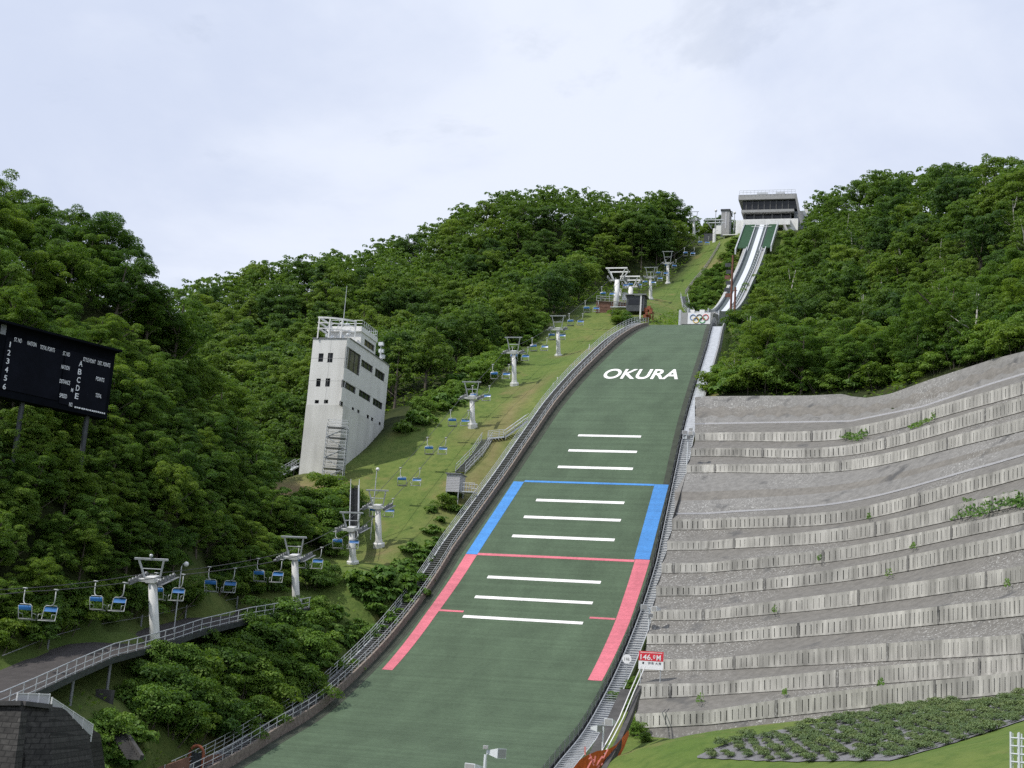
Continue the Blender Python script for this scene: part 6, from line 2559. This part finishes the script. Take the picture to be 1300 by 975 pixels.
for X, Y, Z, D, n, v, sd_ in cands:
    q = g.random()
    if D < 215:
        fam = BRIGHTV if q < 0.30 else NEARV
    else:
        fam = CONEV if (q < 0.07 and sd_ == 'L' and n > -95) else (BIRCHV if (q < 0.22 and sd_ == 'R') else FARV)
    if sd_ == 'R' and D < 232:
        fam = BRIGHTV if q < 0.30 else (BIRCHV if q < 0.45 else NEARV)
    k = int(g.integers(len(fam)))
    sc = g.uniform(0.80, 1.16)
    if sd_ == 'R':
        sc *= (0.86 if D < 250 else 0.95) * g.choice([0.78, 1.0, 1.0, 1.22])
    topz = None
    if isinstance(sd_, tuple):
        sd_, topz = sd_
    if topz is not None:
        fam = FARV if D > 215 else NEARV
        k = int(g.integers(len(fam)))
        sc = min(1.6, max(0.3, (topz - Z) / 11.0))
    elif sd_ == 'S':
        sc = g.uniform(0.42, 0.66)
        sd_ = 'L'
    elif sd_ == 'L' and n > 118 and v > -48:
        sc *= 0.72                            # smaller trees above the walkway
    H, r = 11.0 * sc, 4.0 * sc
    c = project(np.array([[X, Y, Z + H * 0.62]]))[0]
    rp, hp = r * FPX / D, H * 0.42 * FPX / D
    if c[0] < -130 or c[0] > 1430:
        continue
    bad = False
    if sd_ == 'X' and D > 215 and D < 440:
        bad = any(inpoly(c[0] + dx * rp, c[1] + dy * hp, [(873, 262), (912, 258), (912, 306), (866, 330), (862, 306)])
                  for dx in (-1, -0.6, 0, 0.6, 0.95) for dy in (-0.8, -0.3, 0.3, 0.8))
    for poly, DD in KEEP:
        if sd_ in ('X', 'C'):
            break
        if D < DD:
            for dx, dy in ((0, 0), (0.6, 0), (-0.6, 0), (0, 0.7), (0, -0.8), (0.5, -0.5), (-0.5, -0.5)):
                if inpoly(c[0] + dx * rp, c[1] + dy * hp, poly):
                    bad = True
                    break
        if bad:
            break
    if D < 140 and c[0] < 260:                # the nearest pylon stands in the sun
        sd3 = np.array(SUN_DIR)
        for hh in (1.5, 3.5, 5.5):
            w3 = np.array([X, Y, Z + H * 0.56]) - (PYL0 + np.array([0, 0, hh]))
            al = w3 @ sd3
            if al > 0 and np.linalg.norm(w3 - al * sd3) < r * 1.12 + 0.4:
                bad = True
    if bad:
        continue
    mask = ((BX - c[0]) / (rp * 0.92)) ** 2 + ((BY - c[1]) / (hp * 0.95)) ** 2 < 1
    vis = mask & (zbuf > D)
    nvis = int(vis.sum())
    if nvis < 2 and sd_ not in ('X', 'C'):
        continue
    if sd_ == 'X':
        sd_ = 'L'
    inner_ = ((BX - c[0]) / (rp * 0.72)) ** 2 + ((BY - c[1]) / (hp * 0.72)) ** 2 < 1
    zbuf[inner_ & (zbuf > D)] = D
    onf = (BX >= 0) & (BX < 1300) & (BY < 975)
    trees.append(dict(p=(X, Y, Z), D=D, n=n, v=v, side=sd_, fam=fam, k=k, sc=sc, px=c[0], py=c[1], vis=int((vis & onf).sum())))
print('TREES', len(trees), 'cands', len(cands))
trees.sort(key=lambda t: -t['vis'])
solo, rest = trees[:292], trees[292:]


def area_of(t):
    px, py, D = t['px'], t['py'], t['D']
    if t['side'] == 'L':
        if D < 190 and px < 345:
            if py < 430 and px < 160:
                return 'above the scoreboard'
            if py < 470:
                return 'right of the scoreboard'
            if py < 590:
                return 'level with the scoreboard base'
            return 'behind the lowest chairs'
        if px < 350:
            return 'between near spur and judges tower'
        if px < 500:
            return 'behind the judges tower' if py < 560 else 'just below the judges tower'
        if px < 700:
            return 'between judges tower and mid station'
        return 'left of the upper lift'
    if t['side'] == 'C':
        return 'behind the top station'
    if px < 1010 and py < 300:
        return 'behind the start house'
    if px < 1010:
        return 'beside the inrun'
    if py > 400:
        return 'just above the terraced wall'
    return 'on the ridge above the terraces'


groups = {}
for t in solo:
    groups.setdefault(area_of(t), []).append(t)
KIND = {}
for a, ts in groups.items():
    ts.sort(key=lambda t: t['py'])
    nb = max(1, min(6, round(len(ts) / 8)))
    for b in range(nb):
        row = ts[b * len(ts) // nb:(b + 1) * len(ts) // nb]
        row.sort(key=lambda t: t['px'])
        for i, t in enumerate(row):
            rn = '' if nb == 1 else (['top row', 'bottom row'] if nb == 2 else ['top row', 'second row', 'third row', 'fourth row', 'fifth row', 'sixth row'])[b]
            o = (NUMS[i] if i < len(NUMS) else 'last')
            size = 'tall' if t['sc'] > 1.03 else ('small' if t['sc'] < 0.8 else 'mid-sized')
            kind = 'birch' if t['fam'] is BIRCHV else ('slender tree' if t['fam'] is CONEV else ('pale green tree' if t['fam'] is BRIGHTV else 'leafy tree'))
            t['label'] = '%s %s %s, %s%s from left' % (size, kind, a, (rn + ', ') if rn else '', o)
first_use = set()


def place(proto_, loc, sc, rz, label, cat, group, shear=1.0):
    if id(proto_) in first_use:
        o = copy_tree(proto_)
    else:
        o = proto_
        first_use.add(id(proto_))
    o.location = loc
    o.rotation_euler = (0, 0, rz)
    o.scale = (sc * shear, sc * shear, sc)
    tag(o, label, cat, group)
    return o


for t in solo:
    place(t['fam'][t['k']], (t['p'][0], t['p'][1], t['p'][2] - 0.25), t['sc'], g.uniform(0, 6.28), t['label'], 'tree',
          'trees of the left forest' if t['side'] == 'L' else 'trees of the right forest', g.uniform(0.92, 1.12))
# the rest of the forest: one object
if rest:
    Vs, Qs, Ts, off = [], [], [], 0
    protoV = []
    for i in range(3):
        gg = np.random.default_rng(700 + i)
        cen, rad = crown_points(gg, 11.0, 4.0, 2.4, 40, 'round')
        protoV.append(clumps_mesh('c', cen, rad, 34, 0.62, gg, None, 0.5))
    for i, t in enumerate(rest):
        V, Q, T = protoV[i % 3]
        a = g.uniform(0, 6.28)
        Rm = np.array([[math.cos(a), -math.sin(a), 0], [math.sin(a), math.cos(a), 0], [0, 0, 1]])
        Vs.append(V @ Rm.T * t['sc'] + np.array(t['p']))
        Qs.append(Q + off)
        Ts.append(np.clip(T * 0.8 + g.uniform(0, 0.2), 0, 1))
        off += len(V)
    o = np_mesh('forest_canopy', np.concatenate(Vs), np.concatenate(Qs), M['leaf_far'], None, attr=[('tint', 'FACE', np.concatenate(Ts))])
    tag(o, 'rest of the dense green forest canopy on the far slopes', 'forest', kind='stuff')

# --- undergrowth on the forest floor and banks
gu_ = np.random.default_rng(21)
N_ = 150000
X = gu_.uniform(-95, 115, N_)
Y = gu_.uniform(85, 400, N_)
dX, dY = X - X0, Y - Y0
n_, v_ = -(dX * SP + dY * CP), dX * CP - dY * SP
D_ = np.hypot(X, Y)
pj = project(np.stack([X, Y, ground(X, Y)], 1))
okL = (v_ < VL(n_) - 1.0) & (n_ < 180) & ~((n_ > 64) & (n_ < 112) & (v_ > -46) & (v_ < -33))
okB = (n_ > 121) & (np.sin(X * 0.9) * np.sin(Y * 0.7 + 1.0) > -0.15) & (v_ < -HWL(np.clip(n_, 0, 240)) - 2.6) & (v_ > -21.0) & (n_ < 190)
okR = (v_ > VRt(n_) - 1.5) & (n_ < 90) & (pj[:, 0] > 888) & (D_ > np.interp(pj[:, 0], [895, 1080, 1300, 1500], [202, 189, 159, 132]) + 1.0)
okI = (n_ > -100) & (n_ < -6) & (v_ > -13 + 0.0 * n_) & (v_ < -4) & (v_ > np.interp(n_, [-100, -60, -30, -6], [-9, -11, -12, -12]))
ok = (okL | okB | okR | okI) & (pj[:, 0] > -60) & (pj[:, 0] < 1380) & (pj[:, 1] < 1000)
# keep the walkway clear
X, Y = X[ok], Y[ok]
wkp = [(p[0], p[1]) for p in P_n] + [(p[0], p[1]) for p in P_f[::-1]]
clear = np.array([not inpoly(a, b, wkp) for a, b in zip(X, Y)])
X, Y = X[clear], Y[clear]
lowp = gu_.random(len(X)) ** 1.5
C = np.stack([X, Y, ground(X, Y) + 0.1 + lowp * 1.0], 1)
nr = gu_.normal(size=C.shape) * 0.4 + np.array([-0.1, -0.3, 1.0])
nr /= np.linalg.norm(nr, axis=1)[:, None]
V, Q = quads_from(C, nr, np.where(np.hypot(X, Y) < 180, 0.42, 0.6), gu_)
T = np.clip(gu_.uniform(0, 1, len(C)) * 0.7 + 0.15, 0, 1)
tag(np_mesh('undergrowth', V, Q, M['leaf'], None, attr=[('tint', 'FACE', T)]), 'low leafy undergrowth covering the forest floor and the banks', 'undergrowth', kind='stuff')


# --- shrubs
def scatter(poly, k, protos, smin, smax, cat, label, group, seed, mind=1.5, zoff=-0.1, tmax=480):
    gg = np.random.default_rng(seed)
    xs, ys = [p[0] for p in poly], [p[1] for p in poly]
    got, tries = [], 0
    while len(got) < k and tries < k * 60:
        tries += 1
        x, y = gg.uniform(min(xs), max(xs)), gg.uniform(min(ys), max(ys))
        if not inpoly(x, y, poly):
            continue
        p = hit(x, y)
        if p is None or any(np.linalg.norm(p - q) < mind for q, *_ in got):
            continue
        if inpoly(p[0], p[1], wkp):
            continue
        got.append((p, x, y))
    got.sort(key=lambda q: (q[1]))
    for i, (p, x, y) in enumerate(got):
        pr_ = protos[int(gg.integers(len(protos)))]
        place(pr_, (p[0], p[1], p[2] + zoff), gg.uniform(smin, smax), gg.uniform(0, 6.28), label % NUMS[i] if i < len(NUMS) else label % ('%dth' % (i + 1)), cat, group)


scatter([(400, 780), (440, 785), (485, 805), (455, 842), (400, 880), (385, 830)], 16, [BIGV[0], BIGV[1], SHRUBV[1]], 0.7, 1.15, 'plant',
        'bright leafy plant on the open bank beside the lower stairway, %s from left', 'bright plants on the lower bank', 16, 1.9)
scatter([(350, 795), (390, 800), (395, 870), (380, 895), (330, 930), (250, 950), (190, 940), (150, 880), (210, 840), (300, 815)], 40, SHRUBV, 0.8, 1.5, 'shrub',
        'dense green shrub on the bank below the walkway, %s from left', 'shrubs on the bank below the walkway', 1, 1.9)
scatter([(60, 985), (75, 950), (118, 925), (165, 940), (175, 985)], 13, [SHRUBV[1], BIGV[0]], 0.7, 1.2, 'shrub', 'bright shrub at the foot of the stone wall, %s from the left', 'shrubs at the stone wall', 2, 1.2)
scatter([(448, 735), (510, 728), (525, 760), (495, 800), (455, 775)], 15, BIGV, 0.9, 1.4, 'plant', 'bright large-leaved plant in the patch below the lift pylons, %s from the left', 'large-leaved plants on the slope', 3, 1.4)
scatter([(500, 730), (530, 690), (560, 700), (530, 745)], 7, BIGV, 0.7, 1.1, 'plant', 'bright large-leaved plant hugging the stairway halfway down, %s from the left', 'large-leaved plants on the slope', 4, 1.3)
scatter([(548, 640), (578, 628), (592, 645), (570, 690), (540, 700)], 7, BIGV + SHRUBV[:1], 0.6, 0.9, 'plant', 'leafy plant around the timber hut posts, %s from the left', 'plants around the timber hut', 5, 1.3)
scatter([(395, 650), (425, 628), (440, 640), (440, 690), (400, 700), (365, 690)], 11, SHRUBV, 1.0, 1.5, 'shrub', 'leafy shrub below the scaffold tower, %s from the left', 'shrubs below the judges tower', 6, 2.0)
scatter([(510, 556), (560, 524), (600, 500), (640, 470), (690, 420), (682, 414), (622, 448), (582, 486), (545, 515), (515, 545)], 44, [SHRUBV[1], BIGV[0], BIGV[1], SHRUBV[1]], 0.85, 1.5, 'shrub',
        'bright shrub along the forest edge of the lift slope, %s from the left', 'shrubs along the forest edge', 7, 2.0)
scatter([(880, 400), (876, 376), (900, 352), (920, 322), (935, 300), (932, 330), (915, 372), (900, 396)], 44, SHRUBV + [BIGV[0]], 0.55, 1.05, 'shrub', 'low green shrub between the picket fence and the inrun, %s from the left', 'shrubs beside the inrun', 8, 2.0)
scatter([(905, 478), (1075, 480), (1180, 458), (1300, 423), (1300, 449), (1180, 482), (1075, 502), (898, 502)], 85, SHRUBV + BIGV + [SHRUBV[1]], 0.9, 1.5, 'shrub', 'shrub on the top edge of the terraced wall, %s from the left', 'shrubs along the top of the terraced wall', 9, 1.8)
scatter([(392, 700), (418, 685), (430, 720), (405, 750), (375, 750)], 6, SHRUBV, 0.7, 1.1, 'shrub', 'shrub at the uphill end of the asphalt walkway, %s from the left', 'shrubs at the walkway end', 10, 1.6)
scatter([(796, 930), (812, 925), (830, 938), (815, 945)], 4, SHRUBV[1:2], 0.35, 0.6, 'shrub', 'small shrub at the lower left foot of the terraced wall, %s from the left', 'shrubs at the wall foot', 12, 0.8)
scatter([(784, 900), (800, 862), (812, 858), (800, 905)], 5, SHRUBV[1:2], 0.35, 0.6, 'shrub', 'small shrub in the gully under the record sign, %s from the left', 'shrubs in the gully', 13, 0.8)
scatter([(1000, 303), (1016, 303), (965, 395), (932, 424), (950, 380)], 20, SHRUBV, 0.8, 1.3, 'shrub', 'leafy shrub along the wall side of the inrun, %s from left', 'shrubs along the inrun', 14, 2.4)
scatter([(-10, 775), (110, 770), (190, 768), (300, 745), (360, 735), (360, 752), (300, 764), (190, 786), (110, 800), (-10, 838)], 30, [SHRUBV[0], SHRUBV[2]], 0.7, 1.2, 'shrub', 'dark shrub on the forest side of the walkway, %s from left', 'shrubs on the forest side of the walkway', 15, 1.8)
q = hit(786, 412)
if q is not None:
    place(SHRUBV[0], q, 1.2, 0.4, 'round dark shrub under the mid station, left of the return wheel gear', 'shrub', 'shrubs under the mid station')
    q = hit(798, 416)
    place(SHRUBV[2], q, 1.0, 1.4, 'round dark shrub under the mid station, beside the stairway top', 'shrub', 'shrubs under the mid station')

# --- vines and weeds on the terraces
def vine(poly, k, lab, seed, leaf=0.34):
    gg = np.random.default_rng(seed)
    xs, ys = [p[0] for p in poly], [p[1] for p in poly]
    C = []
    while len(C) < k:
        x, y = gg.uniform(min(xs), max(xs)), gg.uniform(min(ys), max(ys))
        if inpoly(x, y, poly):
            C.append(at(x, y, float(wall_D(x, y)) - gg.uniform(0.9, 2.4)))
    C = np.array(C)
    nr = gg.normal(size=C.shape) * 0.45 + np.array([-0.3, -0.7, 0.6])
    nr /= np.linalg.norm(nr, axis=1)[:, None]
    V, Q = quads_from(C, nr, leaf, gg)
    b = C.mean(0)
    o = np_mesh('creeping_vine', V - b, Q, M['leaf_big'], None, attr=[('tint', 'FACE', gg.uniform(0, .8, len(C)))])
    o.location = b
    tag(o, lab, 'vine')


vine([(1064, 555), (1078, 548), (1090, 549), (1092, 543), (1100, 541), (1101, 553), (1090, 560), (1080, 558)], 230, 'green vine hanging on an upper terrace right below the wall crest', 1)
vine([(1152, 541), (1170, 533), (1182, 530), (1180, 520), (1186, 521), (1188, 530), (1172, 539), (1156, 545)], 130, 'thin green vine on an upper terrace nearer the right edge', 2)
vine([(1206, 660), (1225, 640), (1222, 632), (1240, 634), (1262, 630), (1290, 622), (1310, 624), (1310, 645), (1280, 642), (1262, 648), (1245, 656), (1228, 655)], 640, 'large sprawling vine over the terraces at the right edge', 3)
for i, (x, y, s, lab) in enumerate([(983, 773, 4.5, 'dark weed tuft sprouting from the middle terraces'), (889, 886, 6, 'weed tuft growing from broken panels near the wall foot'), (1159, 692, 4, 'weed tuft at a panel joint in the upper right terraces'),
                                    (1128, 727, 5, 'weed tuft at a panel joint, centre right terraces'), (1040, 708, 4, 'small weed on a ledge in the centre of the wall'), (1118, 866, 5, 'weed tuft on the second lowest terrace'),
                                    (996, 878, 4, 'small weed on the lowest ledge left of centre'), (1103, 655, 3.5, 'dark small weed on the big plain ledge'), (1278, 740, 5, 'yellowish weed on a lower terrace at the right edge')]):
    vine([(x - s, y + s), (x - s * .4, y - s), (x + s * .5, y - s * 1.1), (x + s, y + s * .8)], 40, lab, 50 + i, 0.22)

# --- planted bed of lavender clumps on the lawn
UP = lambda s: (885 + 520 * s, float(np.interp(885 + 520 * s, [885, 940, 1060, 1150, 1300, 1405], [961, 938, 915, 899, 883, 874])))
LO = lambda s: (885 + 520 * s, float(np.interp(885 + 520 * s, [885, 1000, 1130, 1200, 1300, 1405], [964, 969, 967, 948, 916, 886])))
rws = []
for f in np.linspace(0, 1, 14):
    row = []
    for s in np.linspace(0, 1, 50):
        a, b = UP(s), LO(s)
        p = hit(a[0] + (b[0] - a[0]) * f, a[1] + (b[1] - a[1]) * f)
        row.append(np.array([p[0], p[1], float(ground(p[0], p[1])) + 0.06]))
    rws.append(row)
tag(MB().grid(rws).build('planting_bed', M['gravel'], None), kind='structure')
LAV = []
for i in range(3):
    gg = np.random.default_rng(400 + i)
    cen = np.stack([gg.normal(size=10) * 0.17, gg.normal(size=10) * 0.17, gg.uniform(0.12, 0.30, 10)], 1)
    V, Q, T = clumps_mesh('c', cen, np.full(10, 0.27), 1100, 0.085, gg, None, 0.8, 0.3)
    o = empty('lavender_plant', (0, 0, 0))
    np_mesh('foliage', V, Q, M['lavender_leaf'], o, attr=[('tint', 'FACE', T)])
    LAV.append(o)
poly = [UP(s) for s in np.linspace(0, 1, 30)] + [LO(s) for s in np.linspace(1, 0, 30)]
wd = hit(1250, 886) - hit(1000, 928)
ang = math.atan2(wd[1], wd[0])
e1, e2 = np.array([math.cos(ang), math.sin(ang)]), np.array([-math.sin(ang), math.cos(ang)])
c0 = hit(1120, 930)[:2]
gl = np.random.default_rng(9)
byrow = {}
for i in range(-22, 23):
    for j in range(-40, 41):
        if gl.random() < 0.10:
            continue
        q = c0 + e1 * (j * 0.98 + gl.uniform(-.16, .16)) + e2 * (i * 1.12 + gl.uniform(-.14, .14))
        z = float(ground(q[0], q[1]))
        pp = project(np.array([[q[0], q[1], z]]))[0]
        if inpoly(pp[0], pp[1] , poly) and pp[0] < 1310 and pp[0] > 895:
            byrow.setdefault(i, []).append((q[0], q[1], z, pp[0]))
tot = sum(len(v) for v in byrow.values())
print('LAVENDER', tot)
cnt = 0
big = []
keys = sorted(byrow, reverse=True)
for ri, i in enumerate(keys):
    for ci, (x, y, z, px) in enumerate(sorted(byrow[i], key=lambda a: a[3])):
        big.append((math.hypot(x, y), ri, ci, x, y, z))
big.sort()
used_l = set()
for d_, ri, ci, x, y, z in big[:298]:
    k = int(gl.integers(3))
    if k in used_l:
        o = copy_tree(LAV[k])
    else:
        o = LAV[k]
        used_l.add(k)
    o.location = (x, y, z + 0.04)
    s = gl.uniform(0.72, 1.3)
    o.scale = (s * 1.1, s * 1.1, s)
    o.rotation_euler = (0, 0, gl.uniform(0, 6.28))
    tag(o, 'low grey-green lavender clump in bed row %d from the wall, number %d from left' % (ri + 1, ci + 1), 'lavender', 'lavender clumps in the lawn bed')
# unused prototypes
for p in ALLP:
    if id(p) not in first_use:
        for ch in list(p.children):
            bpy.data.objects.remove(ch)
        bpy.data.objects.remove(p)

# ------------------------------------------------------------------ render settings
scene.view_settings.view_transform = 'Standard'
scene.view_settings.look = 'None'
scene.view_settings.exposure = 0.08
scene.view_settings.gamma = 1.0
scene.view_settings.use_curve_mapping = False
scene.cycles.max_bounces = 5
scene.cycles.diffuse_bounces = 3
scene.cycles.glossy_bounces = 2
scene.cycles.transmission_bounces = 3
scene.cycles.transparent_max_bounces = 4
scene.cycles.use_adaptive_sampling = True
scene.cycles.adaptive_threshold = 0.02
scene.cycles.use_denoising = False
scene.render.film_transparent = False
